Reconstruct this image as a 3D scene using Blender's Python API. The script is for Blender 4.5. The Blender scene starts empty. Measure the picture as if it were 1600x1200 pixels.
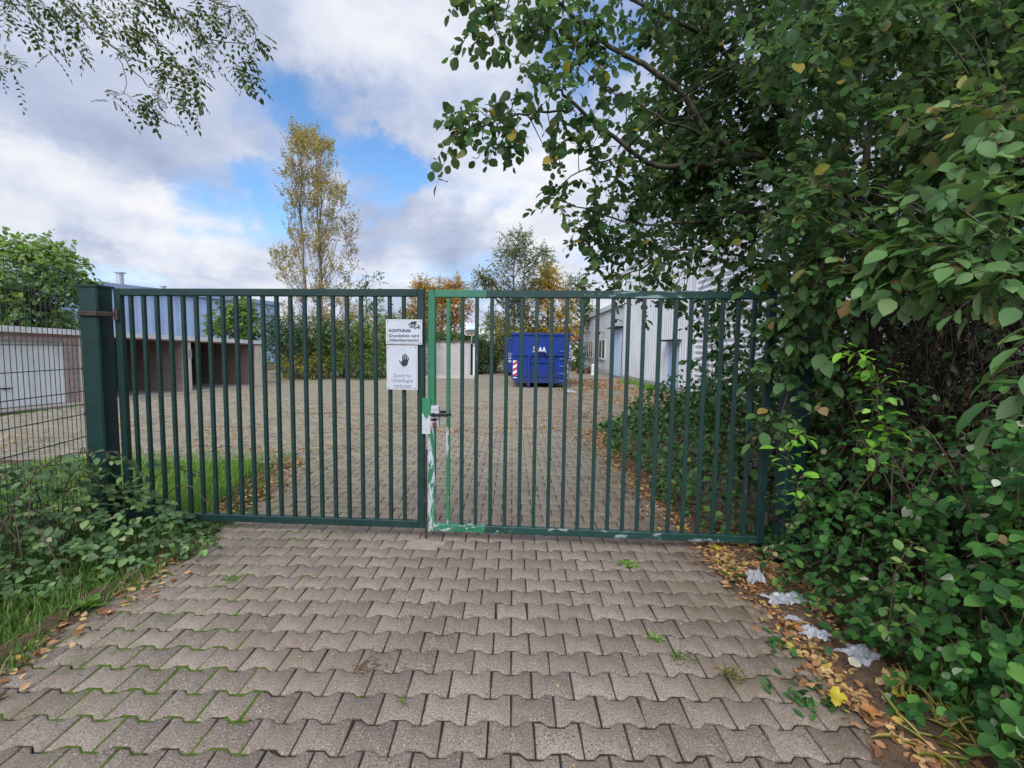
import bpy, math, random
import numpy as np
from mathutils import Vector, Matrix

S = bpy.context.scene
COL = S.collection
R = math.radians
PI = math.pi
RNG = np.random.default_rng(7)

# ------------------------------------------------------------------ camera
F, CX, CY, CAMZ = 720.0, 800.0, 600.0, 1.65
PITCH, ROLL = math.atan(55 / F), 0.0135
cam_data = bpy.data.cameras.new('camera')
cam = bpy.data.objects.new('camera', cam_data)
COL.objects.link(cam)
CAMM = Matrix.Rotation(PI / 2 - PITCH, 4, 'X') @ Matrix.Rotation(ROLL, 4, 'Z')
cam.matrix_world = Matrix.Translation((0, 0, CAMZ)) @ CAMM
cam_data.sensor_width = 36.0
cam_data.lens = 36.0 * F / 1600.0
cam_data.clip_start = 0.05
cam_data.clip_end = 2000
S.camera = cam

def ray(px, py):
    return (CAMM.to_3x3() @ Vector(((px - CX) / F, -(py - CY) / F, -1.0)))
def at(px, py, y):                 # a spot of the place, measured from the photograph, at a known distance
    d = ray(px, py)
    return Vector((0, 0, CAMZ)) + d * (y / d.y)
def gnd(px, py, z=0.0):
    d = ray(px, py)
    return Vector((0, 0, CAMZ)) + d * ((z - CAMZ) / d.z)
def onplane(px, py, p, n):
    d = ray(px, py); o = Vector((0, 0, CAMZ))
    return o + d * ((p - o).dot(n) / d.dot(n))

# ------------------------------------------------------------------ light
SUN_EL, SUN_AZ = R(44), R(-165)      # azimuth from +Y towards +X
world = bpy.data.worlds.new('World')
S.world = world
world.use_nodes = True
def build_world():
    nt = world.node_tree; nt.nodes.clear(); L = nt.links
    def N(t, **k):
        n = nt.nodes.new(t)
        for a, b in k.items(): setattr(n, a, b)
        return n
    def M(op, a, b=None, c=None, clamp=False):
        n = N('ShaderNodeMath', operation=op); n.use_clamp = clamp
        for i, v in enumerate((a, b, c)):
            if v is None: continue
            if isinstance(v, (int, float)): n.inputs[i].default_value = v
            else: L.new(v, n.inputs[i])
        return n.outputs[0]
    tc = N('ShaderNodeTexCoord')
    sep = N('ShaderNodeSeparateXYZ'); L.new(tc.outputs['Generated'], sep.inputs[0])
    zz = M('MAXIMUM', sep.outputs[2], 0.0)
    den = M('ADD', zz, 0.22)
    cx = M('DIVIDE', sep.outputs[0], den); cy = M('DIVIDE', sep.outputs[1], den)
    comb = N('ShaderNodeCombineXYZ'); L.new(cx, comb.inputs[0]); L.new(cy, comb.inputs[1])
    def noise(scale, detail, rough, off, dist=0.0):
        mp = N('ShaderNodeMapping'); mp.inputs['Location'].default_value = off
        L.new(comb.outputs[0], mp.inputs[0])
        n = N('ShaderNodeTexNoise'); n.inputs['Scale'].default_value = scale
        n.inputs['Detail'].default_value = detail; n.inputs['Roughness'].default_value = rough
        n.inputs['Distortion'].default_value = dist
        L.new(mp.outputs[0], n.inputs['Vector']); return n.outputs[0]
    def blob(px, py, deg, soft=0.75):
        d = ray(px, py).normalized()
        n = N('ShaderNodeVectorMath', operation='DOT_PRODUCT'); L.new(warped, n.inputs[0])
        n.inputs[1].default_value = d
        mr = N('ShaderNodeMapRange', interpolation_type='SMOOTHSTEP')
        mr.inputs['From Min'].default_value = math.cos(R(deg)); mr.inputs['From Max'].default_value = math.cos(R(deg * (1 - soft)))
        L.new(n.outputs['Value'], mr.inputs['Value']); return mr.outputs[0]
    wn = N('ShaderNodeTexNoise'); wn.inputs['Scale'].default_value = 5.0; wn.inputs['Detail'].default_value = 7; wn.inputs['Roughness'].default_value = .6
    L.new(tc.outputs['Generated'], wn.inputs['Vector'])
    ws = N('ShaderNodeVectorMath', operation='SUBTRACT'); L.new(wn.outputs['Color'], ws.inputs[0]); ws.inputs[1].default_value = (.5, .5, .5)
    wm = N('ShaderNodeVectorMath', operation='SCALE'); L.new(ws.outputs[0], wm.inputs[0]); wm.inputs['Scale'].default_value = .34
    wa = N('ShaderNodeVectorMath', operation='ADD'); L.new(tc.outputs['Generated'], wa.inputs[0]); L.new(wm.outputs[0], wa.inputs[1])
    wz = N('ShaderNodeVectorMath', operation='NORMALIZE'); L.new(wa.outputs[0], wz.inputs[0]); warped = wz.outputs[0]
    cov = noise(1.5, 9, 0.56, (3.1, 1.7, 0), 0.3)
    bri = noise(1.1, 10, 0.55, (9.3, 4.2, 0), 0.4)
    fine = noise(4.5, 8, 0.6, (1.3, 7.7, 0), 0.3)
    # coverage: mostly clouded, with holes of blue
    c = M('MULTIPLY_ADD', cov, 3.0, -0.55)
    c = M('ADD', c, M('MULTIPLY_ADD', fine, 0.9, -0.45))
    for (x, y, dg, w) in ((440, 190, 6, .72), (510, 225, 6, .52), (580, 280, 6, .72), (400, 318, 5, .7), (960, 50, 8, .9), (620, 255, 4, .6), (320, 300, 5, .5), (1150, 160, 6, .4)):
        c = M('SUBTRACT', c, M('MULTIPLY', blob(x, y, dg), w))
    cfac = N('ShaderNodeMapRange', interpolation_type='SMOOTHSTEP')
    cfac.inputs['From Min'].default_value = -0.25; cfac.inputs['From Max'].default_value = 1.05
    L.new(c, cfac.inputs['Value'])
    # brightness of the cloud itself
    b = M('MULTIPLY_ADD', bri, 1.35, -0.25)
    b = M('ADD', b, M('MULTIPLY_ADD', fine, 0.55, -0.275))
    for (x, y, dg, w) in ((40, 300, 7, .30), (150, 335, 8, .28), (250, 370, 6, .15), (660, 110, 13, .22), (740, 320, 8, .2), (860, 300, 10, .30), (900, 430, 7, .25), (560, 60, 7, .12), (650, 430, 5, .12), (330, 420, 9, .14),
                          (640, 340, 9, -.22), (740, 400, 7, -.18), (180, 250, 8, -.08), (60, 210, 9, -.03), (60, 410, 6, -.12), (300, 350, 5, .18), (570, 210, 6, -.10)):
        b = M('ADD', b, M('MULTIPLY', blob(x, y, dg), w))
    ramp = N('ShaderNodeValToRGB')
    e = ramp.color_ramp.elements
    e[0].position = 0.05; e[0].color = (0.34, 0.41, 0.60, 1)
    e[1].position = 0.95; e[1].color = (0.95, 0.95, 0.97, 1)
    k = e.new(0.42); k.color = (0.54, 0.60, 0.76, 1)
    k = e.new(0.62); k.color = (0.72, 0.76, 0.87, 1)
    L.new(b, ramp.inputs[0])
    sky = N('ShaderNodeTexSky', sky_type='NISHITA'); sky.sun_disc = False
    sky.sun_elevation = SUN_EL; sky.sun_rotation = SUN_AZ
    sky.air_density = 1.0; sky.dust_density = 0.1; sky.ozone_density = 3.0
    b1 = N('ShaderNodeBackground'); b1.inputs[1].default_value = 0.13; hs = N('ShaderNodeHueSaturation'); hs.inputs['Saturation'].default_value = 1.15; L.new(sky.outputs[0], hs.inputs['Color']); L.new(hs.outputs[0], b1.inputs[0])
    b2 = N('ShaderNodeBackground'); b2.inputs[1].default_value = 0.63; L.new(ramp.outputs[0], b2.inputs[0])
    sd = Vector((math.sin(SUN_AZ) * math.cos(SUN_EL), math.cos(SUN_AZ) * math.cos(SUN_EL), math.sin(SUN_EL)))
    dt = N('ShaderNodeVectorMath', operation='DOT_PRODUCT'); L.new(tc.outputs['Generated'], dt.inputs[0]); dt.inputs[1].default_value = sd
    gl = N('ShaderNodeMapRange', interpolation_type='SMOOTHSTEP'); gl.inputs['From Min'].default_value = .1; gl.inputs['From Max'].default_value = 1.0
    L.new(dt.outputs['Value'], gl.inputs['Value'])                       # thin cloud is brightest round the veiled sun
    L.new(M('MULTIPLY_ADD', gl.outputs[0], 1.0, 0.63), b2.inputs[1])
    mx = N('ShaderNodeMixShader'); L.new(cfac.outputs[0], mx.inputs[0]); L.new(b1.outputs[0], mx.inputs[1]); L.new(b2.outputs[0], mx.inputs[2])
    out = N('ShaderNodeOutputWorld'); L.new(mx.outputs[0], out.inputs[0])
build_world()
sun_d = bpy.data.lights.new('sun', 'SUN'); sun_d.energy = 1.7; sun_d.angle = R(35); sun_d.color = (1, 0.96, 0.9)
sun = bpy.data.objects.new('sun', sun_d); COL.objects.link(sun)
sdir = Vector((math.sin(SUN_AZ) * math.cos(SUN_EL), math.cos(SUN_AZ) * math.cos(SUN_EL), math.sin(SUN_EL)))
sun.rotation_euler = sdir.to_track_quat('Z', 'Y').to_euler()
sun.location = sdir * 60
S.view_settings.view_transform = 'Standard'; S.view_settings.look = 'None'
S.view_settings.exposure = 0.72; S.view_settings.gamma = 1.0
S.cycles.max_bounces = 6; S.cycles.diffuse_bounces = 3; S.cycles.transmission_bounces = 4
S.cycles.transparent_max_bounces = 4; S.cycles.caustics_reflective = False; S.cycles.caustics_refractive = False

# ------------------------------------------------------------------ mesh helpers
class MB:
    def __init__(s, xf=None): s.v = []; s.f = []; s.m = []; s.xf = xf
    def add(s, vs, fs, mi=0):
        o = len(s.v)
        for p in vs:
            p = Vector(p); s.v.append(s.xf(p) if s.xf else p)
        for f in fs: s.f.append(tuple(i + o for i in f)); s.m.append(mi)
    def box(s, a, b, mi=0):
        x0, y0, z0 = (min(a[i], b[i]) for i in range(3)); x1, y1, z1 = (max(a[i], b[i]) for i in range(3))
        s.add([(x0, y0, z0), (x1, y0, z0), (x1, y1, z0), (x0, y1, z0), (x0, y0, z1), (x1, y0, z1), (x1, y1, z1), (x0, y1, z1)],
              [(0, 3, 2, 1), (4, 5, 6, 7), (0, 1, 5, 4), (1, 2, 6, 5), (2, 3, 7, 6), (3, 0, 4, 7)], mi)
    def bar(s, p, q, u, w, d, c=0.004, mi=0):     # chamfered bar from p to q; w along u, d across
        p, q, u = Vector(p), Vector(q), Vector(u)
        t = (q - p).normalized(); u = (u - t * u.dot(t)).normalized(); n = t.cross(u)
        a, b = w / 2, d / 2; c = min(c, a * .8, b * .8)
        prof = [(-a + c, -b), (a - c, -b), (a, -b + c), (a, b - c), (a - c, b), (-a + c, b), (-a, b - c), (-a, -b + c)]
        vs = [p + u * x + n * y for x, y in prof] + [q + u * x + n * y for x, y in prof]
        fs = [(i, (i + 1) % 8, 8 + (i + 1) % 8, 8 + i) for i in range(8)] + [tuple(range(7, -1, -1)), tuple(range(8, 16))]
        s.add(vs, fs, mi)
    def tube(s, pts, rad, k=6, mi=0, cap=True):
        pts = [Vector(p) for p in pts]; n = len(pts)
        if not hasattr(rad, '__len__'): rad = [rad] * n
        vs, fs = [], []; ref = Vector((0.31, 0.17, 0.93))
        for i, p in enumerate(pts):
            t = (pts[min(i + 1, n - 1)] - pts[max(i - 1, 0)])
            t = t.normalized() if t.length > 1e-9 else Vector((0, 0, 1))
            if abs(t.dot(ref)) > .97: ref = Vector((1, 0, 0))
            u = (ref - t * ref.dot(t)).normalized(); w = t.cross(u)
            for j in range(k):
                a = 2 * PI * j / k
                vs.append(p + (u * math.cos(a) + w * math.sin(a)) * rad[i])
        for i in range(n - 1):
            for j in range(k):
                fs.append((i * k + j, i * k + (j + 1) % k, (i + 1) * k + (j + 1) % k, (i + 1) * k + j))
        if cap: fs += [tuple(range(k - 1, -1, -1)), tuple(range((n - 1) * k, n * k))]
        s.add(vs, fs, mi)
    def prism(s, poly, o, u, v, th, mi=0):        # flat outline (in u, v from o) given a thickness along u x v
        o, u, v = Vector(o), Vector(u).normalized(), Vector(v).normalized(); n = u.cross(v).normalized(); k = len(poly)
        vs = [o + u * a + v * b for a, b in poly] + [o + u * a + v * b + n * th for a, b in poly]
        fs = [tuple(range(k - 1, -1, -1)), tuple(range(k, 2 * k))] + [(i, (i + 1) % k, k + (i + 1) % k, k + i) for i in range(k)]
        s.add(vs, fs, mi)

def tagset(o, label=None, cat=None, group=None, kind=None):
    if label: o['label'] = label
    if cat: o['category'] = cat
    if group: o['group'] = group
    if kind: o['kind'] = kind
    return o
def thing(name, label, cat, loc, group=None):
    o = bpy.data.objects.new(name, None); COL.objects.link(o)
    o.location = loc; o.empty_display_size = 0.1

    return tagset(o, label, cat, group)
ROOTLOC = {}
def link(name, me, parent):
    o = bpy.data.objects.new(name, me); COL.objects.link(o)
    if parent is not None: o.parent = parent
    return o
def wloc(o):
    v = Vector((0, 0, 0))
    while o is not None: v = v + o.location; o = o.parent
    return v
def obj(name, mb, mats, parent=None, smooth=False, origin=None):
    if not isinstance(mats, (list, tuple)): mats = [mats]
    off = wloc(parent) if parent is not None else Vector((0, 0, 0))
    me = bpy.data.meshes.new(name)
    loc = Vector((0, 0, 0))
    if parent is None and origin is not None: loc = Vector(origin)
    sh = off + loc
    me.from_pydata([tuple(p - sh) for p in mb.v], [], mb.f)
    for m in mats: me.materials.append(m)
    if len(mats) > 1: me.polygons.foreach_set('material_index', mb.m)
    if smooth: me.polygons.foreach_set('use_smooth', [True] * len(me.polygons))
    me.update()
    o = link(name, me, parent); o.location = loc
    return o
def npmesh(name, V, FS, mat, parent=None, smooth=False):
    """V (n,3) array; FS list of (m,k) int arrays of faces with k corners"""
    off = wloc(parent) if parent is not None else Vector((0, 0, 0))
    V = np.asarray(V, dtype=np.float32) - np.array(off, dtype=np.float32)
    me = bpy.data.meshes.new(name)
    me.vertices.add(len(V)); me.vertices.foreach_set('co', V.ravel())
    loops = np.concatenate([f.ravel() for f in FS]).astype(np.int32)
    tot = np.concatenate([np.full(len(f), f.shape[1], dtype=np.int32) for f in FS])
    start = np.concatenate([[0], np.cumsum(tot)[:-1]]).astype(np.int32)
    me.loops.add(len(loops)); me.loops.foreach_set('vertex_index', loops)
    me.polygons.add(len(tot)); me.polygons.foreach_set('loop_start', start); me.polygons.foreach_set('loop_total', tot)
    if smooth: me.polygons.foreach_set('use_smooth', np.ones(len(tot), dtype=bool))
    for m in (mat if isinstance(mat, (list, tuple)) else [mat]): me.materials.append(m)
    me.update(calc_edges=True)
    return link(name, me, parent)
def text_mb(mb, txt, o, u, v, height, width=None, bold=0.0, depth=0.001, mi=0, align='LEFT', spacing=1.0):
    cu = bpy.data.curves.new('lettering', 'FONT'); cu.body = txt; cu.size = 1.0; cu.offset = bold
    cu.space_character = spacing; cu.resolution_u = 3
    ob = bpy.data.objects.new('lettering', cu); COL.objects.link(ob)
    bpy.context.view_layer.update()
    me = bpy.data.meshes.new_from_object(ob.evaluated_get(bpy.context.evaluated_depsgraph_get()))
    P = [p.co.copy() for p in me.vertices]
    x0 = min(p.x for p in P); x1 = max(p.x for p in P)
    k = height / 0.70
    kx = k if width is None else width / (x1 - x0)
    sx = {'LEFT': x0, 'CENTER': (x0 + x1) / 2}[align]
    o, u, v = Vector(o), Vector(u).normalized(), Vector(v).normalized(); n = u.cross(v).normalized()
    mb.add([o + u * ((p.x - sx) * kx) + v * (p.y * k) + n * depth for p in P], [tuple(f.vertices) for f in me.polygons], mi)
    bpy.data.objects.remove(ob); bpy.data.curves.remove(cu); bpy.data.meshes.remove(me)

# ------------------------------------------------------------------ materials
class NT:
    def __init__(s, name):
        s.mat = bpy.data.materials.new(name); s.mat.use_nodes = True; s.nt = s.mat.node_tree; s.nt.nodes.clear(); s.L = s.nt.links
        s.out = s.n('ShaderNodeOutputMaterial'); s.b = s.n('ShaderNodeBsdfPrincipled'); s.L.new(s.b.outputs[0], s.out.inputs[0])
    def n(s, t, **k):
        n = s.nt.nodes.new(t)
        for a, b in k.items(): setattr(n, a, b)
        return n
    def set(s, sock, v):
        if isinstance(v, (int, float)): sock.default_value = v
        elif isinstance(v, tuple): sock.default_value = v if len(v) == len(sock.default_value) else (*v, 1)
        else: s.L.new(v, sock)
    def coord(s, which='Object', scale=(1, 1, 1)):
        tc = s.n('ShaderNodeTexCoord'); mp = s.n('ShaderNodeMapping'); mp.inputs['Scale'].default_value = scale
        s.L.new(tc.outputs[which], mp.inputs[0]); return mp.outputs[0]
    def noise(s, scale, detail=4, rough=.55, co=None, dist=0.0, out=0):
        n = s.n('ShaderNodeTexNoise'); n.inputs['Scale'].default_value = scale; n.inputs['Detail'].default_value = detail
        n.inputs['Roughness'].default_value = rough; n.inputs['Distortion'].default_value = dist
        if co is not None: s.L.new(co, n.inputs['Vector'])
        return n.outputs[out]
    def ramp(s, fac, stops, mode='LINEAR'):
        r = s.n('ShaderNodeValToRGB'); r.color_ramp.interpolation = mode; e = r.color_ramp.elements
        while len(e) < len(stops): e.new(.5)
        for el, (p, c) in zip(e, stops):
            el.position = p; el.color = (*c, 1) if len(c) == 3 else c
        s.L.new(fac, r.inputs[0]); return r.outputs[0]
    def mix(s, f, a, b, mode='MIX'):
        m = s.n('ShaderNodeMix', data_type='RGBA', blend_type=mode)
        s.set(m.inputs[0], f); s.set(m.inputs[6], a); s.set(m.inputs[7], b); return m.outputs[2]
    def math(s, op, a, b=0.0, c=0.0, clamp=False):
        m = s.n('ShaderNodeMath', operation=op); m.use_clamp = clamp
        s.set(m.inputs[0], a); s.set(m.inputs[1], b); s.set(m.inputs[2], c); return m.outputs[0]
    def sep(s, co):
        x = s.n('ShaderNodeSeparateXYZ'); s.L.new(co, x.inputs[0]); return x.outputs
    def step(s, v, lo, hi):
        m = s.n('ShaderNodeMapRange', interpolation_type='SMOOTHSTEP'); m.inputs['From Min'].default_value = lo; m.inputs['From Max'].default_value = hi
        s.L.new(v, m.inputs['Value']); return m.outputs[0]
    def bump(s, h, strength=.3, dist=.01):
        b = s.n('ShaderNodeBump'); b.inputs['Strength'].default_value = strength; b.inputs['Distance'].default_value = dist
        s.L.new(h, b.inputs['Height']); s.L.new(b.outputs[0], s.b.inputs['Normal'])
    def fin(s, color=None, rough=.6, metal=0.0, spec=.5):
        if color is not None: s.set(s.b.inputs['Base Color'], color)
        s.set(s.b.inputs['Roughness'], rough); s.set(s.b.inputs['Metallic'], metal); s.b.inputs['Specular IOR Level'].default_value = spec
        return s.mat

def m_plain(name, col, rough=.6, var=.25, scale=6, metal=0.0, spec=.5, bump=0.0, co='Object', sc=(1, 1, 1), dirt=None, dirt_amt=.5):
    t = NT(name); c0 = t.coord(co, sc)
    n = t.noise(scale, 6, .6, c0)
    lo = tuple(max(0, v * (1 - var)) for v in col); hi = tuple(v * (1 + var) for v in col)
    c = t.ramp(n, [(.3, lo), (.7, hi)])
    if dirt is not None:
        d = t.step(t.noise(scale * .45, 8, .7, c0), .52, .72)
        c = t.mix(t.math('MULTIPLY', d, dirt_amt), c, dirt)
    if bump: t.bump(t.noise(scale * 4, 4, .6, c0), bump, .01)
    return t.fin(c, rough, metal, spec)

def m_leaf(name, stops, trans=.28, rough=.42, spec=.35, under=None, cl=None):
    t = NT(name)
    g = t.n('ShaderNodeNewGeometry')
    c = t.ramp(g.outputs['Random Per Island'], stops)
    if cl:                                           # whole sprays differ a little in hue as they grow
        n = t.noise(cl[0], 3, .5, t.coord())
        c = t.mix(t.step(n, .45, .62), c, t.mix(1.0, c, cl[1], 'MULTIPLY'))
    if under: c = t.mix(g.outputs['Backfacing'], c, t.mix(.6, c, under))
    t.fin(c, rough, 0, spec)
    tr = t.n('ShaderNodeBsdfTranslucent'); t.L.new(t.mix(1.0, c, (1.08, 1.25, .6), 'MULTIPLY'), tr.inputs[0])
    mx = t.n('ShaderNodeMixShader'); mx.inputs[0].default_value = trans
    t.L.new(t.b.outputs[0], mx.inputs[1]); t.L.new(tr.outputs[0], mx.inputs[2]); t.L.new(mx.outputs[0], t.out.inputs[0])
    return t.mat

# ------------------------------------------------------------------ the ground and the paving
PAV_L, PAV_R, PAV_A = 0.200, 0.1605, 0.027
def soil_mat(name, a, b, c, green=None):
    t = NT(name); co = t.coord()
    n = t.noise(1.3, 8, .65, co); n2 = t.noise(14, 6, .7, co)
    col = t.ramp(n2, [(.3, a), (.55, b), (.75, c)])
    if green: col = t.mix(t.step(n, .47, .6), col, green)
    t.bump(n2, .8, .03)
    return t.fin(col, .95, 0, .2)
M_ground = soil_mat('soil', (.045, .03, .02), (.10, .065, .04), (.16, .11, .07), (.055, .075, .025))
def pave_mat():
    t = NT('concrete_paver'); co = t.coord(); g = t.n('ShaderNodeNewGeometry')
    base = t.ramp(g.outputs['Random Per Island'], [(0, (.18, .145, .113)), (.35, (.222, .179, .139)), (.7, (.238, .192, .149)), (1, (.272, .221, .173))])
    n1 = t.noise(95, 3, .7, co)
    col = t.mix(t.step(n1, .54, .66), base, (.37, .325, .275))
    col = t.mix(t.step(t.noise(120, 2, .6, t.coord('Object', (1.3, 1, 1))), .53, .64), col, (.085, .062, .048))
    col = t.mix(t.math('MULTIPLY', t.step(t.noise(1.1, 7, .68, co), .46, .70), .6), col, (.165, .125, .09))
    col = t.mix(t.math('MULTIPLY', t.step(t.noise(1.6, 5, .6, t.coord('Object', (1, .25, 1))), .54, .68), .35), col, (.12, .095, .075))
    col = t.mix(t.math('MULTIPLY', t.step(t.noise(28, 4, .7, co), .60, .70), .4), col, (.12, .09, .065))
    col = t.mix(t.math('MULTIPLY', t.step(t.noise(5, 6, .7, co), .56, .75), .35), col, (.20, .17, .11))
    x = t.sep(co)
    # moss and lichen that has grown over the stones: along the left verge and out in the yard
    my = t.step(x[1], 3.6, 7.0)
    mg = t.math('MULTIPLY', t.step(t.noise(2.2, 7, .7, co), .38, .60), t.math('MULTIPLY', my, .65))
    col = t.mix(mg, col, (.30, .275, .195))
    ml = t.math('MULTIPLY', t.math('SUBTRACT', 1.0, t.step(x[0], -2.6, -1.5)), t.step(t.noise(6, 5, .7, co), .5, .62))
    col = t.mix(t.math('MULTIPLY', ml, .6), col, (.09, .11, .03))
    mr = t.math('MULTIPLY', t.step(x[0], .55, 1.7), t.step(t.noise(3.5, 6, .7, co), .40, .58)); col = t.mix(t.math('MULTIPLY', mr, .6), col, (.105, .078, .045))
    t.bump(t.noise(160, 3, .7, co), .55, .004)
    return t.fin(col, .9, 0, .25)
M_pave = pave_mat()
def joint_mat():
    t = NT('joint_soil'); co = t.coord(); x = t.sep(co)
    n = t.noise(3.2, 6, .65, co); f = t.noise(40, 4, .7, co)
    earth = t.ramp(f, [(.3, (.018, .013, .010)), (.7, (.06, .045, .032))])
    left = t.math('SUBTRACT', 1.0, t.step(x[0], -2.2, -.6))
    yard = t.step(x[1], 3.9, 6.5)
    w = t.math('ADD', t.math('MULTIPLY', left, .20), t.math('MULTIPLY', yard, .12))
    mask = t.math('MAXIMUM', t.math('MULTIPLY', t.step(t.math('ADD', n, w), .62, .70), yard), t.step(x[2], -.0085, -.0060))
    moss = t.ramp(f, [(.3, (.03, .055, .008)), (.7, (.10, .15, .02))])
    sandy = t.ramp(f, [(.3, (.10, .08, .05)), (.7, (.2, .16, .10))])
    earth = t.mix(t.step(x[1], 7, 11), earth, sandy)
    t.bump(f, .8, .01)
    return t.fin(t.mix(mask, earth, moss), .95, 0, .2)
M_joint = joint_mat()
def yard_mat():
    t = NT('far_paving'); co = t.coord()
    c = t.ramp(t.noise(2.0, 8, .7, co), [(.3, (.19, .165, .12)), (.55, (.248, .216, .162)), (.75, (.28, .245, .19))])
    c = t.mix(t.math('MULTIPLY', t.step(t.noise(.35, 6, .6, co), .5, .62), .6), c, (.20, .18, .10))
    c = t.mix(t.step(t.noise(7, 5, .7, co), .60, .72), c, (.13, .095, .06))
    return t.fin(c, .95, 0, .2)
M_yard = yard_mat()

mb = MB(); mb.add([(-500, -80, -.06), (500, -80, -.06), (500, 700, -.06), (-500, 700, -.06)], [(0, 1, 2, 3)])
tagset(obj('ground', mb, M_ground), kind='structure')

def paving():
    p0 = gnd(862, 1070); L, Rr, A = PAV_L, PAV_R, PAV_A
    yr = gnd(862, 1051).y
    g, c = .0042, .0055
    def ring(ins):
        x0, x1 = ins, L - ins; ins = ins * 1.45; lo, hi = -A / 2 + ins, A / 2 + ins
        t = ins * .4
        low = [(x0, lo), (.17 * L + t, lo), (.33 * L + t, hi), (.67 * L - t, hi), (.83 * L - t, lo), (x1, lo)]
        up = [(x1, Rr + A / 2 - ins), (.83 * L - t, Rr + A / 2 - ins), (.67 * L - t, Rr - A / 2 - ins), (.33 * L + t, Rr - A / 2 - ins), (.17 * L + t, Rr + A / 2 - ins), (x0, Rr + A / 2 - ins)]
        return np.array(low + up)
    rO, rI = ring(g), ring(g + c)
    cells = []
    k0, k1 = int((0.35 - yr) / Rr) - 1, int((19.0 - yr) / Rr)
    for k in range(k0, k1 + 1):
        y = yr + k * Rr; sh = 0.0 if k % 2 == 0 else L / 2
        for i in range(int((-11.5 - p0.x) / L), int((6.4 - p0.x) / L) + 1):
            x = p0.x + sh + i * L
            if y < 4.15:
                jit = RNG.uniform(-.05, .05)
                if x < -2.78 + jit or x > 1.72 + jit * 2: continue
            else:
                if y < 6.4 and x < -2.95 + .25 * math.sin(y * 3) + RNG.uniform(-.06, .06): continue
                if x > 6.2: continue
                if y < 6 and x > 2.9: continue
            cells.append((x, y))
    C = np.array(cells); n = len(C)
    z = RNG.normal(0, .0016, n); tx = RNG.normal(0, .011, n); ty = RNG.normal(0, .011, n)
    ang = RNG.normal(0, .006, n)
    chip = RNG.normal(0, .0011, (n, 12, 2)) + (RNG.random((n, 12, 1)) < .05) * RNG.normal(0, .004, (n, 12, 2))
    def place(r, dz):
        q = r - np.array([L / 2, Rr / 2])
        ca, sa = np.cos(ang)[:, None], np.sin(ang)[:, None]
        X = q[None, :, 0] * ca - q[None, :, 1] * sa; Y = q[None, :, 0] * sa + q[None, :, 1] * ca; X = X + chip[..., 0]; Y = Y + chip[..., 1]
        Z = z[:, None] + dz + X * tx[:, None] + Y * ty[:, None]
        return np.stack([X + C[:, 0:1] + L / 2, Y + C[:, 1:2] + Rr / 2, Z], 2)
    V = np.concatenate([place(rI, 0), place(rO, -.0045), place(rO, -.03)], 1)      # n,36,3
    near = np.ones(n, bool)
    base = (np.arange(n) * 36)[:, None]
    top = base + np.arange(12)[None]
    j = np.arange(12); jn = (j + 1) % 12
    q1 = np.stack([12 + j, 12 + jn, jn, j], 1); q2 = np.stack([24 + j, 24 + jn, 12 + jn, 12 + j], 1)
    Q = (base[:, :, None] + np.concatenate([q1, q2])[None]).reshape(-1, 4)
    o = npmesh('paving', V.reshape(-1, 3), [top, Q], M_pave)
    tagset(o, kind='structure')
    # the joints: earth a little below the stones, level with them where moss has filled them
    st = .02; xs = np.arange(-2.64, 1.68, st); ys = np.arange(-.3, 6.5, st); X, Y = np.meshgrid(xs, ys, indexing='ij')
    rr = np.random.default_rng(11); f = np.zeros_like(X)
    for k in range(26):
        w = rr.uniform(2, 34); a = rr.uniform(0, 6.28); f += np.sin(X * w * math.cos(a) + Y * w * math.sin(a) + rr.uniform(0, 6.28)) / 26 ** .5
    mossy = np.clip((-.35 - X) / 1.3, 0, 1) * 1.45 + np.clip((Y - 4.0) / 2.0, 0, 1) * .8 - 1.35 + f * .75
    Zb = np.where(mossy > 0, -.0056 + .0016 * np.clip(mossy, 0, 1), -.0105)
    nx, ny = X.shape; idx = np.arange(nx * ny).reshape(nx, ny)
    q = np.stack([idx[:-1, :-1], idx[1:, :-1], idx[1:, 1:], idx[:-1, 1:]], -1).reshape(-1, 4)
    tagset(npmesh('joint_filling', np.stack([X, Y, Zb], 2).reshape(-1, 3), [q], M_joint, smooth=True), kind='structure')
    mb = MB()
    mb.add([(1.68, 4.2, -.0075), (2.9, 4.2, -.0075), (2.9, 6.5, -.0075), (1.68, 6.5, -.0075)], [(0, 1, 2, 3)])
    mb.add([(-2.9, 4.2, -.0075), (-2.64, 4.2, -.0075), (-2.64, 6.5, -.0075), (-2.9, 6.5, -.0075)], [(0, 1, 2, 3)])
    mb.add([(-11.6, 6.5, -.0075), (6.2, 6.5, -.0075), (6.2, 19.0, -.0075), (-11.6, 19.0, -.0075)], [(0, 1, 2, 3)])
    tagset(obj('paving_bed', mb, M_joint), kind='structure')
    mb = MB(); mb.add([(-7.5, 4.1, -.014), (-2.6, 4.1, -.014), (-2.6, 6.62, -.014), (-7.5, 6.62, -.014)], [(0, 1, 2, 3)]); tagset(obj('soil_patch', mb, M_ground), kind='structure')
    mb = MB(); mb.add([(-16, 19.0, -.004), (6.42, 19.0, -.004), (6.42, 46, -.004), (-16, 46, -.004)], [(0, 1, 2, 3)])
    tagset(obj('yard', mb, M_yard), kind='structure')
paving()

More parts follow.
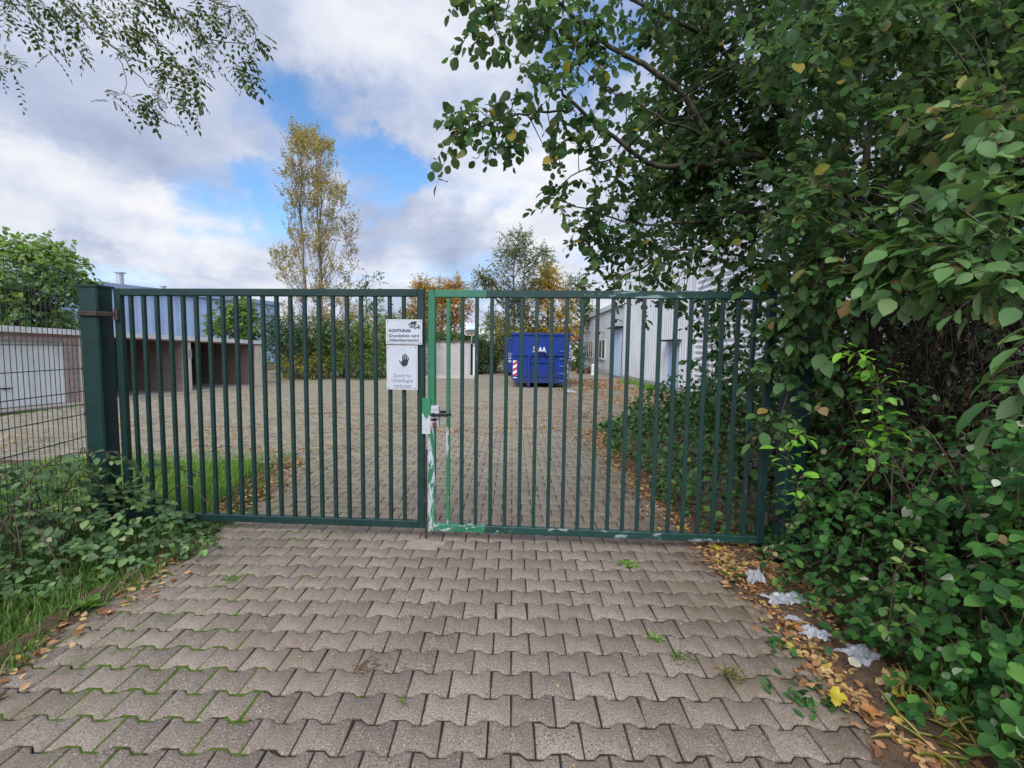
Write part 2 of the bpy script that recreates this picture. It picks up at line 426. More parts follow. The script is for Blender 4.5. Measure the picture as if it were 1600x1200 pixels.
# ------------------------------------------------------------------ colours of built things
M_white = m_plain('white_paint', (.70, .71, .71), .5, .06, 3, dirt=(.42, .40, .36), dirt_amt=.35)
M_fascia = m_plain('white_fascia', (.66, .66, .64), .6, .1, 4, dirt=(.35, .33, .30), dirt_amt=.5)
M_redstrip = m_plain('red_brown_strip', (.34, .15, .11), .7, .2, 5)
M_roof = m_plain('bitumen_felt', (.12, .12, .12), .9, .2, 3)
def block_mat(name, col, jz=.2):
    t = NT(name); co = t.coord(); x = t.sep(co)
    n = t.noise(9, 7, .65, co)
    c = t.ramp(n, [(.3, tuple(v * .75 for v in col)), (.7, tuple(v * 1.2 for v in col))])
    m = t.math('FRACT', t.math('DIVIDE', x[2], jz))
    line = t.math('LESS_THAN', m, .045)
    c = t.mix(t.math('MULTIPLY', line, .6), c, tuple(v * .35 for v in col))
    c = t.mix(t.math('MULTIPLY', t.step(t.noise(1.5, 8, .7, co), .5, .7), .5), c, tuple(v * .6 for v in col))
    t.bump(n, .5, .01)
    return t.fin(c, .92, 0, .2)
M_block = block_mat('brown_rendered_block', (.36, .27, .24))
M_blockdark = block_mat('dark_brown_block', (.33, .245, .21), .4)
M_cream = m_plain('cream_render', (.60, .53, .42), .85, .12, 5, dirt=(.35, .28, .2), dirt_amt=.5)
M_concrete = m_plain('weathered_concrete', (.42, .40, .385), .9, .14, 2.2, bump=.3, dirt=(.30, .27, .23), dirt_amt=.7, sc=(3, 3, .8))
M_slab = m_plain('concrete_floor', (.33, .29, .24), .9, .2, 2, dirt=(.2, .16, .11), dirt_amt=.6)
M_dark = m_plain('dark_metal', (.02, .021, .023), .45, .2, 20, .6)
M_galv = m_plain('galvanised_steel', (.42, .44, .46), .45, .15, 12, .7)
M_rust = m_plain('rusty_steel', (.16, .07, .045), .8, .45, 30, .3, bump=.4, dirt=(.05, .03, .03), dirt_amt=.7)

# ------------------------------------------------------------------ row of garages on the left
def garages():
    A, B = gnd(0, 641), gnd(411, 600)
    u = (B - A).normalized(); nrm = Vector((u.y, -u.x, 0)); Lg = (B - A).length
    def spos(px, py):
        p = onplane(px, py, A, nrm); return (p - A).dot(u), p.z
    ztA = spos(0, 509)[1]; ztB = spos(410, 533)[1]
    slope = (ztB - ztA) / Lg
    def xf(p):                                    # (along the front, out of the front, height share) -> place
        return A + u * p[0] + nrm * p[1] + Vector((0, 0, p[2] + (slope * p[0] if p[2] > .5 else 0)))
    zt = ztA
    s_door = spos(106, 632)[0]; s_p1 = spos(128, 630)[0]; s_end = Lg
    s_a0 = spos(186, 622)[0]; s_d0 = spos(288, 611)[0]; s_d1 = spos(300, 610)[0]; s_e0 = spos(399, 601)[0]
    D = -5.2; zo = zt - .34; x0 = -7.5
    T = thing('garage_row', 'low flat roofed row of garages with one white door and two open bays', 'garage', A + u * 4)
    m = MB(xf); m.box((x0, D - .1, zt - .13), (s_end + .06, .07, zt)); r = obj('roof', m, M_roof, T)
    m = MB(xf); m.box((x0, .073, zt - .135), (s_end + .063, .105, zt + .012)); m.box((s_end + .063, .105, zt - .135), (s_end + .09, D, zt + .012)); obj('fascia', m, M_fascia, T)
    m = MB(xf); m.box((x0, -.02, zt - .185), (s_end + .04, .05, zt - .137)); obj('red_strip', m, M_redstrip, T)
    # masonry: lintel over the door, piers, side walls and back wall
    m = MB(xf); m.box((x0, -.25, zo), (s_p1, 0, zt - .186)); m.box((s_door, -.24, 0), (s_p1, -.003, zo - .002))
    m.box((x0, D, 0), (s_end, D + .2, zt - .131))
    obj('brown_wall', m, M_block, T)
    m = MB(xf); m.box((s_p1 - .16, D + .2, 0), (s_p1 - .003, -.25, zt - .131)); m.box((s_d0 + .03, D + .2, 0), (s_d1 - .03, -.03, zt - .131)); m.box((s_e0 + .02, D + .2, 0), (s_end, -.02, zt - .131))
    m.box((s_p1 + .1, D + .202, 0), (s_end - .2, D + .22, zt - .135))
    obj('bay_wall', m, M_blockdark, T)
    for a, b, y0 in ((s_p1 + .003, s_p1 + .10, -.22), (s_d0, s_d0 + (s_d1 - s_d0) * .36, -.03), (s_d0 + (s_d1 - s_d0) * .62, s_d1, -.03), (s_e0, s_end + .02, -.02)):
        m = MB(xf); m.box((a, y0, 0), (b, .02, zt - .186)); obj('cream_pillar', m, M_cream, T)
    m = MB(xf); m.box((x0, D + .2, -.03), (s_end, .45, .012)); obj('floor_slab', m, M_slab, T)
    m = MB(xf); m.box((x0 + .2, -.19, .03), (s_door - .002, -.14, zo - .003))
    for i in range(1, 40):
        s = s_door - i * .098
        m.box((s - .006, -.142, .05), (s + .006, -.134, zo - .02))
    d = obj('garage_door', m, M_white, T)
    m = MB(xf); sh, zh = spos(14, 607); m.bar((sh - .1, -.1, zh), (sh + .13, -.1, zh), (0, 0, 1), .03, .03); m.box((sh - .02, -.135, zh - .02), (sh + .02, -.1, zh + .02)); obj('handle', m, M_dark, d)
    m = MB(xf); m.box((s_door - .055, -.13, .02), (s_door + .012, -.06, zo)); obj('door_frame', m, M_white, d)
    # paper notes stuck to the divider, and rags left in the bay
    sn, zn = spos(296, 548); m = MB(xf); m.box((sn - .06, .02, zn - .16), (sn + .07, .024, zn + .14)); obj('notice', m, M_galv, T)
    m = MB(); c = spos(199, 578)
    p = xf((c[0], -1.0, 0)); m.bar(p + Vector((0, 0, .72)), p + Vector((.05, .05, 1.15)), (1, 0, 0), .16, .1, .04); m.tube([p, p + Vector((.02, .02, .75))], .02)
    tagset(obj('rag_bundle', m, M_white, origin=p), 'white rag hanging on a stake inside the open garage bay behind the gate post', 'rag')
garages()

# ------------------------------------------------------------------ blue warehouse behind the garages
def ribbed(name, col, pitch, axis, depth=.02, rough=.5):
    t = NT(name); co = t.coord(); x = t.sep(co)
    w = t.math('FRACT', t.math('DIVIDE', x[axis], pitch))
    h = t.step(t.math('ABSOLUTE', t.math('SUBTRACT', w, .5)), .22, .34)
    n = t.noise(.8, 7, .6, co)
    c = t.ramp(n, [(.3, tuple(v * .88 for v in col)), (.7, tuple(v * 1.08 for v in col))])
    c = t.mix(t.math('MULTIPLY', h, .25), c, tuple(v * .6 for v in col))
    t.bump(h, .6, depth)
    return t.fin(c, rough, 0, .4)
def warehouse():
    M_blue = ribbed('blue_ribbed_cladding', (.40, .54, .78), .55, 1)
    a = at(137, 441, 32.6); b = at(437, 476, 47.0); h = 6.0
    u = Vector((b.x - a.x, b.y - a.y, 0)).normalized(); n = Vector((-u.y, u.x, 0))
    P0 = Vector((a.x, a.y, 0)) - u * 16; Lw = (Vector((b.x, b.y, 0)) - P0).length
    xf = lambda p: P0 + u * p[0] + n * p[1] + Vector((0, 0, p[2]))
    T = thing('blue_warehouse', 'long light blue metal clad warehouse standing behind the garages', 'warehouse', P0 + u * (Lw / 2))
    m = MB(xf); m.box((0, 0, 0), (Lw, 22, h)); obj('wall', m, M_blue, T)
    m = MB(xf); m.add([(-.2, -.25, h), (Lw + .2, -.25, h), (Lw + .2, 11, h + .75), (-.2, 11, h + .75), (-.2, 22, h), (Lw + .2, 22, h), (-.2, -.25, h - .35), (Lw + .2, -.25, h - .35)],
                      [(0, 1, 2, 3), (3, 2, 5, 4), (6, 7, 1, 0), (0, 3, 4), (1, 5, 2)])
    rf = obj('roof', m, m_plain('blue_grey_roof', (.26, .36, .52), .5, .08, 1), T)
    q = at(188, 440, 40); m = MB(); m.tube([(q.x, q.y, h - .2), (q.x, q.y, 7.65)], .25, 12); m.tube([(q.x, q.y, 7.65), (q.x, q.y, 7.72)], .42, 12); obj('flue_pipe', m, M_galv, rf)
    q = at(255, 449, 44); m = MB(); m.tube([(q.x, q.y, h), (q.x, q.y, 7.05)], .2, 8); m.tube([(q.x, q.y, 7.05), (q.x, q.y, 7.1)], .3, 8); obj('vent_cap', m, M_galv, rf)
warehouse()

# ------------------------------------------------------------------ white factory on the right
WX = 6.42
def factory():
    def ypx(px): 
        d = ray(px, 548); return WX / d.x * d.y
    t = NT('white_coated_cladding'); co = t.coord(); n = t.noise(.9, 8, .65, co)
    c = t.ramp(n, [(.3, (.56, .575, .60)), (.7, (.68, .69, .71))])
    st = t.noise(3, 6, .7, t.coord('Object', (1, 1, .12)))
    c = t.mix(t.math('MULTIPLY', t.step(st, .5, .7), .45), c, (.42, .40, .36))
    x = t.sep(co); c = t.mix(t.math('MULTIPLY', t.math('SUBTRACT', 1.0, t.step(t.math('ADD', x[2], t.math('MULTIPLY', n, 1.2)), .5, 1.1)), .5), c, (.40, .39, .36))
    M_clad = t.fin(c, .55, 0, .4)
    M_trim = m_plain('pale_grey_trim', (.62, .64, .66), .5, .08, 3)
    M_glass = m_plain('dark_window_glass', (.03, .035, .04), .08, .3, 1, spec=.8)
    M_gatebl = m_plain('pale_blue_gate_paint', (.50, .60, .74), .5, .07, 2, dirt=(.4, .42, .45), dirt_amt=.4)
    def corr(m, y0, y1, z0, z1, pitch, dep, x=WX):         # upright trapezoid sheet facing the yard (-x)
        y = y0; prof = []
        while y < y1:
            for f, o in ((0, 0), (.46, 0), (.56, -dep), (.9, -dep)):
                yy = y + f * pitch
                if yy <= y1: prof.append((yy, x + o))
            y += pitch
        vs = [(xx, yy, z0) for yy, xx in prof] + [(xx, yy, z1) for yy, xx in prof]; k = len(prof)
        m.add(vs, [(i, k + i, k + i + 1, i + 1) for i in range(k - 1)])
    # ---- low wing with windows, far end
    y0, y1, h = ypx(975.5), 41.5, 4.42
    T = thing('workshop_wing', 'low far white factory wing with window bands and a pale blue gate', 'building', (WX + 3, 34, 0))
    m = MB(); corr(m, y0, y1, .12, h, .5, .02); m.box((WX + .05, y0, 0), (WX + 12, y1, h)); obj('wall', m, M_clad, T)
    m = MB(); m.box((WX - .10, y0, h + .002), (WX + 12, y1 + .1, h + .14)); m.box((WX - .16, y0, h - .14), (WX - .101, y1 + .12, h + .16)); obj('roof', m, M_trim, T)
    m = MB(); m.box((WX - .015, y0, 0), (WX + .04, y1, .35)); obj('plinth', m, M_concrete, T)
    for (pa, pb, k) in ((914.5, 927, 4), (932, 946, 3)):
        ya, yb = ypx(pa), ypx(pb); z0, z1 = 1.08, 2.33
        m = MB(); e = .08
        m.box((WX - .06, yb, z0 - .06), (WX - .02, ya, z0)); m.box((WX - .06, yb, z1), (WX - .02, ya, z1 + .06))
        for i in range(k + 1):
            y = yb + (ya - yb) * i / k; m.box((WX - .062, y - e, z0), (WX - .018, y + e, z1))
        w = obj('window', m, M_white, T)
        m = MB(); m.box((WX - .04, yb, z0), (WX - .025, ya, z1)); obj('pane', m, M_glass, w)
        m = MB(); m.box((WX - .14, yb - .1, z0 - .10), (WX - .0625, ya + .1, z0 - .062)); obj('sill', m, M_trim, w)
    ya, yb = ypx(972.5), ypx(960); z1 = 2.95
    m = MB(); corr(m, ya, yb, .1, z1, .4, .02, WX - .05); g = obj('pale_blue_gate', m, M_gatebl, T)
    m = MB(); m.box((WX - .45, ya - .15, z1 + .03), (WX - .02, yb + .3, z1 + .10)); obj('canopy', m, M_dark, g)
    for (px, py) in ((971, 502), (944, 521)):
        y = ypx(px); z = at(px, py, y).z
        m = MB(); m.tube([(WX, y, z), (WX - .3, y, z + .12), (WX - .45, y, z + .05)], .025); m.bar((WX - .62, y, z - .12), (WX - .36, y, z + .06), (0, 1, 0), .34, .2, .03)
        obj('floodlight', m, M_dark, T)
    y = ypx(922); z = at(922, 519, y).z
    m = MB(); m.tube([(WX, y, z - .1), (WX - .05, y, z + .12), (WX - 1.0, y, z + .22)], .025); m.bar((WX - 1.5, y, z + .26), (WX - .95, y, z + .22), (0, 1, 0), .24, .12, .03)
    obj('lamp_arm', m, M_galv, T)
    # ---- tall hall with upright ribs
    ya, yb, h2 = ypx(1087), y0, 6.15
    T = thing('ribbed_hall', 'tall white hall with upright ribbed cladding and a narrow blue door beside the yard', 'building', (WX + 3, 20, 0))
    m = MB(); corr(m, ya, yb, .25, h2, .26, .035); m.box((WX + .04, ya, 0), (WX + 14, yb, h2)); obj('wall', m, M_clad, T)
    m = MB(); m.box((WX - .06, yb - .10, .2), (WX + .03, yb + .004, h2)); obj('corner_trim', m, M_trim, T); m = MB(); m.box((WX - .07, ya - .002, .2), (WX + .035, ya + .30, h2)); obj('corner_trim', m, M_trim, T)
    m = MB(); m.box((WX - .08, ya, h2 + .002), (WX + 14, yb, h2 + .16)); obj('roof', m, M_trim, T)
    m = MB(); m.box((WX - .012, ya, 0), (WX + .038, yb, .25)); obj('plinth', m, M_concrete, T)
    yd0, yd1 = ypx(1061), ypx(1047); 
    m = MB(); m.box((WX - .05, yd0, .05), (WX - .038, yd1, 2.0)); d = obj('door', m, m_plain('blue_door_paint', (.34, .47, .66), .5, .1, 3), T)
    m = MB(); m.box((WX - .40, yd0 - .3, 2.03), (WX - .037, yd1 + .3, 2.09)); obj('canopy', m, M_dark, d)
    m = MB(); m.bar((WX - .09, yd0 + .12, 1.0), (WX - .09, yd0 + .26, 1.0), (0, 0, 1), .03, .03); obj('handle', m, M_dark, d)
    # ---- nearest hall with level corrugation
    h3, ya, yb = 8.0, 1.5, ypx(1087) - .004
    T = thing('corrugated_hall', 'white hall with level corrugated sheeting half hidden behind the tree on the right', 'building', (WX + 3, 9, 0))
    k = int(h3 / .2) * 8; prof = []
    for i in range(k + 1):
        z = .3 + (h3 - .3) * i / k; prof.append((WX - .02 - .022 * math.sin(2 * PI * z / .2), z))
    m = MB(); vs = [(x, ya, z) for x, z in prof] + [(x, yb, z) for x, z in prof]; kk = len(prof)
    m.add(vs, [(i, i + 1, kk + i + 1, kk + i) for i in range(kk - 1)])
    m.box((WX + .06, ya, 0), (WX + 14, yb, h3)); obj('wall', m, M_clad, T)
    m = MB(); m.box((WX - .1, ya, h3 + .002), (WX + 14, yb, h3 + .2)); obj('roof', m, M_trim, T)
    m = MB(); m.box((WX - .02, ya, 0), (WX + .05, yb, .30)); obj('plinth', m, M_concrete, T)
    m = MB(); m.box((WX - .085, 9.2, .3), (WX - .046, 9.3, h3)); m.tube([(WX - .12, 12.2, .2), (WX - .12, 12.2, h3)], .05, 8); obj('downpipe', m, M_galv, T)
    # small things along the wall
    p = gnd(914, 584); m = MB()
    for i, (a, b) in enumerate(((-.55, .4), (-.5, .5), (-.6, .35))):
        m.box((p.x + a, p.y - .1, .1 * i), (p.x + b, p.y + .75, .1 * i + .022)); 
        for q in (-.45, -.05, .3): m.box((p.x + q, p.y - .1, .1 * i + .023), (p.x + q + .09, p.y + .7, .1 * i + .098))
    for q in (-.35, .1): m.bar((p.x + q, p.y + .1, .31), (p.x + q + .25, p.y + .5, .42), (0, 0, 1), .09, .2)
    tagset(obj('pallet_stack', m, M_rust, origin=p), 'small stack of brown wooden pallets beside the factory wall', 'pallet')
    p = gnd(926, 586); m = MB(); m.tube([(p.x, p.y, 0), (p.x, p.y, .66), (p.x, p.y, .72)], [.1, .1, .05], 10); m.tube([(p.x, p.y, .0), (p.x, p.y, .05)], .16, 10)
    tagset(obj('bollard', m, M_white, origin=p), 'short white bollard standing by the factory windows', 'bollard')
factory()

# ------------------------------------------------------------------ far house, concrete box with mirror, containers
def yard_things():
    a = at(880, 535, 62); b = at(922, 535, 62)
    T = thing('far_house', 'distant pale house with a red roof seen between the container and the factory', 'house', (a.x + 4, 66, 0))
    m = MB(); m.box((a.x, 62, 0), (a.x + 9, 70, 2.9)); obj('wall', m, m_plain('pale_wall', (.6, .57, .53), .8, .08, 1), T)
    m = MB(); m.add([(a.x - .3, 61.7, 2.9), (a.x + 9.3, 61.7, 2.9), (a.x + 9.3, 66, 4.1), (a.x - .3, 66, 4.1), (a.x - .3, 70.3, 2.9), (a.x + 9.3, 70.3, 2.9)], [(0, 1, 2, 3), (3, 2, 5, 4), (0, 3, 4), (1, 5, 2)])
    obj('roof', m, m_plain('red_tile', (.30, .13, .10), .8, .15, 3), T)
    # concrete box
    p = gnd(652, 585); q = gnd(741, 585); h = 2.0
    T = thing('concrete_garage', 'bare grey concrete garage wall at the back of the yard under ivy', 'garage', ((p.x + q.x) / 2, p.y, 0))
    m = MB(); m.box((p.x - .8, p.y, 0), (q.x, p.y + 5, h)); obj('wall', m, M_concrete, T)
    m = MB(); m.box((p.x - .85, p.y - .05, h + .002), (q.x + .03, p.y + 5.05, h + .09)); obj('roof', m, m_plain('dark_edge', (.13, .115, .1), .9, .2, 3), T)
    m = MB(); m.tube([(q.x - .10, p.y - .09, .02), (q.x - .10, p.y - .09, h - .1), (q.x + .02, p.y - .09, h)], .06, 8); obj('downpipe', m, M_dark, T)
    m = MB(); m.box((q.x - .002, p.y - .045, 0), (q.x + .24, p.y + .2, h - .05)); obj('white_post', m, M_white, T)
    m = MB(); m.box((p.x - .8, p.y - 3.2, -.02), (q.x + .3, p.y - .003, .006)); tagset(obj('concrete_apron', m, m_plain('pale_apron', (.42, .38, .34), .9, .12, 2, dirt=(.3, .25, .2), dirt_amt=.5)), kind='structure')
    # traffic mirror
    c = at(737, 513.5, p.y - .1); w, hh = .36, .34; y = p.y - .1
    T = thing('traffic_mirror', 'square traffic mirror with red and white edge on a thin pole above the concrete wall', 'mirror', (c.x, y, 1.9))
    m = MB(); m.tube([(c.x + .02, y, h - .05), (c.x, y, h + .2), (c.x - .02, y + .05, c.z)], .03, 8); m.tube([(q.x + .1, y - .0, h - .2), (c.x + .02, y, h - .05)], .03, 8); obj('pole', m, M_galv, T)
    m = MB(); k = 0; n = 7
    for s in range(4):
        for i in range(n):
            f0, f1 = -1 + 2 * i / n, -1 + 2 * (i + 1) / n
            if s == 0: bx = ((c.x + w * f0, y - .02, c.z + hh), (c.x + w * f1, y + .03, c.z + hh + .07))
            elif s == 1: bx = ((c.x + w * f0, y - .02, c.z - hh - .07), (c.x + w * f1, y + .03, c.z - hh))
            elif s == 2: bx = ((c.x - w - .07, y - .02, c.z + hh * f0), (c.x - w, y + .03, c.z + hh * f1))
            else: bx = ((c.x + w, y - .02, c.z + hh * f0), (c.x + w + .07, y + .03, c.z + hh * f1))
            m.box(*bx, mi=i % 2)
    obj('frame', m, [M_white, m_plain('red_marking', (.5, .05, .06), .5, .1)], T)
    m = MB(); vs, fs = [], []; g = 9
    for i in range(g):
        for j in range(g):
            a, b = -1 + 2 * i / (g - 1), -1 + 2 * j / (g - 1); vs.append((c.x + w * a, y - .03 - .06 * (2 - a * a - b * b) / 2, c.z + hh * b))
    for i in range(g - 1):
        for j in range(g - 1): fs.append((i * g + j, (i + 1) * g + j, (i + 1) * g + j + 1, i * g + j + 1))
    m.add(vs, fs); obj('mirror_face', m, m_plain('mirror_glass', (.62, .68, .74), .08, .03, 1, metal=1.0), T, smooth=True)

    # skip containers
    t = NT('blue_container_paint'); co = t.coord(); n = t.noise(2.5, 8, .65, co)
    cl = t.ramp(n, [(.3, (.002, .024, .17)), (.7, (.003, .034, .24))])
    cl = t.mix(t.step(t.noise(16, 5, .7, co), .68, .74), cl, (.12, .17, .42))
    xz = t.sep(co); cl = t.mix(t.math('MULTIPLY', t.math('SUBTRACT', 1.0, t.step(t.math('ADD', xz[2], t.math('MULTIPLY', n, .7)), .5, 1.2)), .55), cl, (.035, .035, .06))
    cl = t.mix(t.step(t.noise(9, 8, .8, t.coord('Object', (.5, 1, 2))), .66, .70), cl, (.10, .05, .035))
    cl = t.mix(t.math('MULTIPLY', t.step(t.noise(5, 8, .75, t.coord('Object', (1, 1, .35))), .56, .72), .5), cl, (.008, .014, .12))
    M_cont = t.fin(cl, .45, 0, .4)
    M_mark = m_plain('white_marking', (.75, .75, .74), .6, .08)
    M_stripe = m_plain('red_stripe', (.42, .025, .045), .5, .1)
    def container(name, label, x0, x1, y0, length, zb, zt, front):
        w = x1 - x0; T = thing(name, label, 'container', ((x0 + x1) / 2, y0 + length / 2, 0), 'blue skips in the yard')
        m = MB(); ch = .16
        prof = [(x0 + ch, zb), (x1 - ch, zb), (x1, zb + ch), (x1, zt), (x1 - .07, zt), (x1 - .07, zb + ch + .05), (x1 - ch - .05, zb + .07), (x0 + ch + .05, zb + .07), (x0 + .07, zb + ch + .05), (x0 + .07, zt), (x0, zt), (x0, zb + ch)]
        k = len(prof)
        m.add([(a, y0, b) for a, b in prof] + [(a, y0 + length, b) for a, b in prof], [(i, k + i, k + (i + 1) % k, (i + 1) % k) for i in range(k)])
        for y in (y0, y0 + length - .06):
            pe = [(x0 + ch, zb), (x1 - ch, zb), (x1, zb + ch), (x1, zt), (x0, zt), (x0, zb + ch)]
            m.add([(a, y, b) for a, b in pe] + [(a, y + .06, b) for a, b in pe], [tuple(range(6)), tuple(range(11, 5, -1))] + [(i, 6 + i, 6 + (i + 1) % 6, (i + 1) % 6) for i in range(6)])
        i = .8
        while i < length:
            m.box((x0 - .05, y0 + i, zb + ch), (x0 - .001, y0 + i + .1, zt - .1)); m.box((x1 + .001, y0 + i, zb + ch), (x1 + .05, y0 + i + .1, zt - .1)); i += .75
        obj('body', m, M_cont, T)
        m = MB(); r = .045
        for (a, b) in (((x0 - .06, y0 - .06, zt), (x1 + .06, y0 + .08, zt + .09)), ((x0 - .06, y0 + length - .08, zt), (x1 + .06, y0 + length + .06, zt + .09)), ((x0 - .06, y0 + .081, zt), (x0 + .08, y0 + length - .081, zt + .09)), ((x1 - .08, y0 + .081, zt), (x1 + .06, y0 + length - .081, zt + .09))): m.box(a, b)
        obj('rim', m, M_cont, T)
        m = MB()
        for s in (-.5, .5): m.box(((x0 + x1) / 2 + s - .06, y0 - .05, .0), ((x0 + x1) / 2 + s + .06, y0 + length * .95, zb - .002))
        obj('runner', m, M_cont, T)
        if not front: return T
        xc = (x0 + x1) / 2; zr = zb + (zt - zb) * .595
        m = MB(); m.box((x0 + .03, y0 - .08, zr - .05), (x1 - .03, y0 - .001, zr + .05)); m.box((x0 + .02, y0 - .03, zb + .26), (x1 - .02, y0 - .001, zb + .30))
        for s in (-.5, .5): m.box((xc + s - .05, y0 - .1, zb - .15), (xc + s + .05, y0 - .001, zr - .051))
        m.box((xc - .449, y0 - .06, zr - .34), (xc + .449, y0 - .001, zr - .28))
        obj('front_rib', m, M_cont, T)
        m = MB(); m.tube([(xc - .22, y0 - .085, zr - .12), (xc - .20, y0 - .14, zr + .02), (xc - .1, y0 - .16, zr + .10), (xc + .1, y0 - .16, zr + .10), (xc + .20, y0 - .14, zr + .02), (xc + .22, y0 - .085, zr - .12)], .035, 8)
        obj('hook_bar', m, m_plain('dark_blue_steel', (.01, .013, .05), .5, .2), T)
        for i in range(5):
            z = zr + .16 - i * .32
            m = MB(); m.tube([(x1 - .42, y0 - .001, z), (x1 - .42, y0 - .09, z), (x1 - .12, y0 - .09, z), (x1 - .12, y0 - .001, z)], .016, 6); obj('rung', m, m_plain('pale_blue_wear', (.10, .16, .5), .5, .2), T)
        for s in (0, 1):
            a = x0 + .03 if s == 0 else x1 - .20; zl, zh = zb + .2, zb + .95
            m = MB(); m.box((a, y0 - .012, zl), (a + .17, y0 - .002, zh), 0); st = .125
            for i in range(3):
                z = zl + .02 + i * .25
                m.add([(a, y0 - .014, z), (a + .17, y0 - .014, z + .10), (a + .17, y0 - .014, min(z + .10 + st, zh)), (a, y0 - .014, min(z + st, zh))], [(0, 1, 2, 3)], 1)
            obj('warning_stripes', m, [M_mark, M_stripe], T)
        m = MB(); text_mb(m, '3uAA', (xc - .33, y0 - .002, zr + .11), (1, 0, 0), (0, 0, 1), .22, .56, bold=.02, depth=.004); obj('lettering', m, M_mark, T)
        return T
    g = gnd(843, 606); y0 = g.y + .1
    a = at(800.5, 560, y0); b = at(889, 560, y0)
    zt = at(845, 520.5, y0).z
    container('skip_container', 'large dark blue skip with red and white striped corners in the middle of the yard', a.x, b.x, y0, 5.5, .2, zt - .09, True)
    y1 = 28.0; a = at(788, 560, y1)
    z1 = at(790, 528, y1).z; zb = max(.18, at(790, 586, y1).z)
    T = container('skip_container', 'dark blue skip mostly hidden behind the striped one', a.x, a.x + 2.4, y1, 5.5, .2, z1 - .09, False)
    m = MB()
    zc = at(795, 554, y1).z; xx = at(792.5, 554, y1).x
    text_mb(m, 'E3', (xx, y1 - .002, zc - .1), (1, 0, 0), (0, 0, 1), .2, .3, depth=.004); m.box((xx, y1 - .006, zc - .24), (xx + .34, y1 - .002, zc - .2)); text_mb(m, 'BB', (xx, y1 - .002, zc - .46), (1, 0, 0), (0, 0, 1), .13, .26, depth=.004)
    obj('lettering', m, M_mark, T)
yard_things()

# ------------------------------------------------------------------ the gate
GL, GM, GR = 4.08, 3.885, 3.69         # how far the left hinge, the middle and the right hinge stand
def worn_green():
    t = NT('dark_green_paint'); co = t.coord()
    c = t.ramp(t.noise(7, 6, .6, co), [(.3, (.006, .024, .021)), (.7, (.011, .038, .033))])
    c = t.mix(t.math('MULTIPLY', t.step(t.noise(3, 8, .7, co), .5, .7), .5), c, (.02, .045, .034))
    c = t.mix(t.step(t.noise(60, 4, .7, co), .70, .73), c, (.16, .20, .18))
    c = t.mix(t.math('MULTIPLY', t.step(t.noise(24, 6, .75, co), .66, .72), .8), c, (.075, .04, .025))
    t.bump(t.noise(30, 4, .6, co), .12, .004)
    return t.fin(c, .5, 0, .3)
M_green = worn_green()
M_greenpost = m_plain('dark_green_post_paint', (.0095, .035, .032), .5, .25, 4, spec=.3, bump=.1, dirt=(.032, .058, .05), dirt_amt=.6)
def peel_mat(name, hi, lo, thr, sc=(9, 9, 1.6), patch=(.43, .44, .46), zfade=None, rail=False):
    t = NT(name); co = t.coord(); n = t.noise(1.0, 9, .72, t.coord('Object', sc), .8)
    x = t.sep(co)
    base = t.ramp(t.noise(6, 5, .6, co), [(.3, lo), (.7, hi)])
    th = t.math('ADD', n, 0.0)
    if zfade: th = t.math('ADD', n, t.math('MULTIPLY', t.step(x[2], zfade[0], zfade[1]), -.30))
    mask = t.step(th, thr, thr + .02)
    c = t.mix(mask, base, patch)
    c = t.mix(t.math('MULTIPLY', t.step(t.noise(11, 6, .7, co), .62, .68), .5), c, (.12, .10, .09))
    t.bump(mask, .5, .002)
    return t.fin(c, .5, 0, .4)
M_peel = peel_mat('peeling_bright_green_paint', (.025, .165, .085), (.018, .125, .065), .525, (16, 16, 2.6), zfade=(1.0, 1.3))
M_peelplate = peel_mat('bare_lock_plate', (.03, .20, .09), (.02, .15, .07), .40, (26, 26, 18), (.46, .47, .49), zfade=(1.0, 1.17))
M_railpeel = peel_mat('patchy_green_rail_paint', (.011, .045, .038), (.008, .032, .029), .565, (2.6, 9, 9), (.17, .26, .25))
M_railbot = peel_mat('chipped_green_rail_paint', (.012, .055, .042), (.009, .036, .031), .56, (3.4, 9, 9), (.24, .29, .29))
M_railgreen = peel_mat('flaking_green_rail_paint', (.025, .165, .085), (.018, .12, .06), .565, (7, 16, 16), (.40, .42, .43))
M_steel = m_plain('worn_steel', (.05, .042, .038), .6, .3, 14, metal=.4)

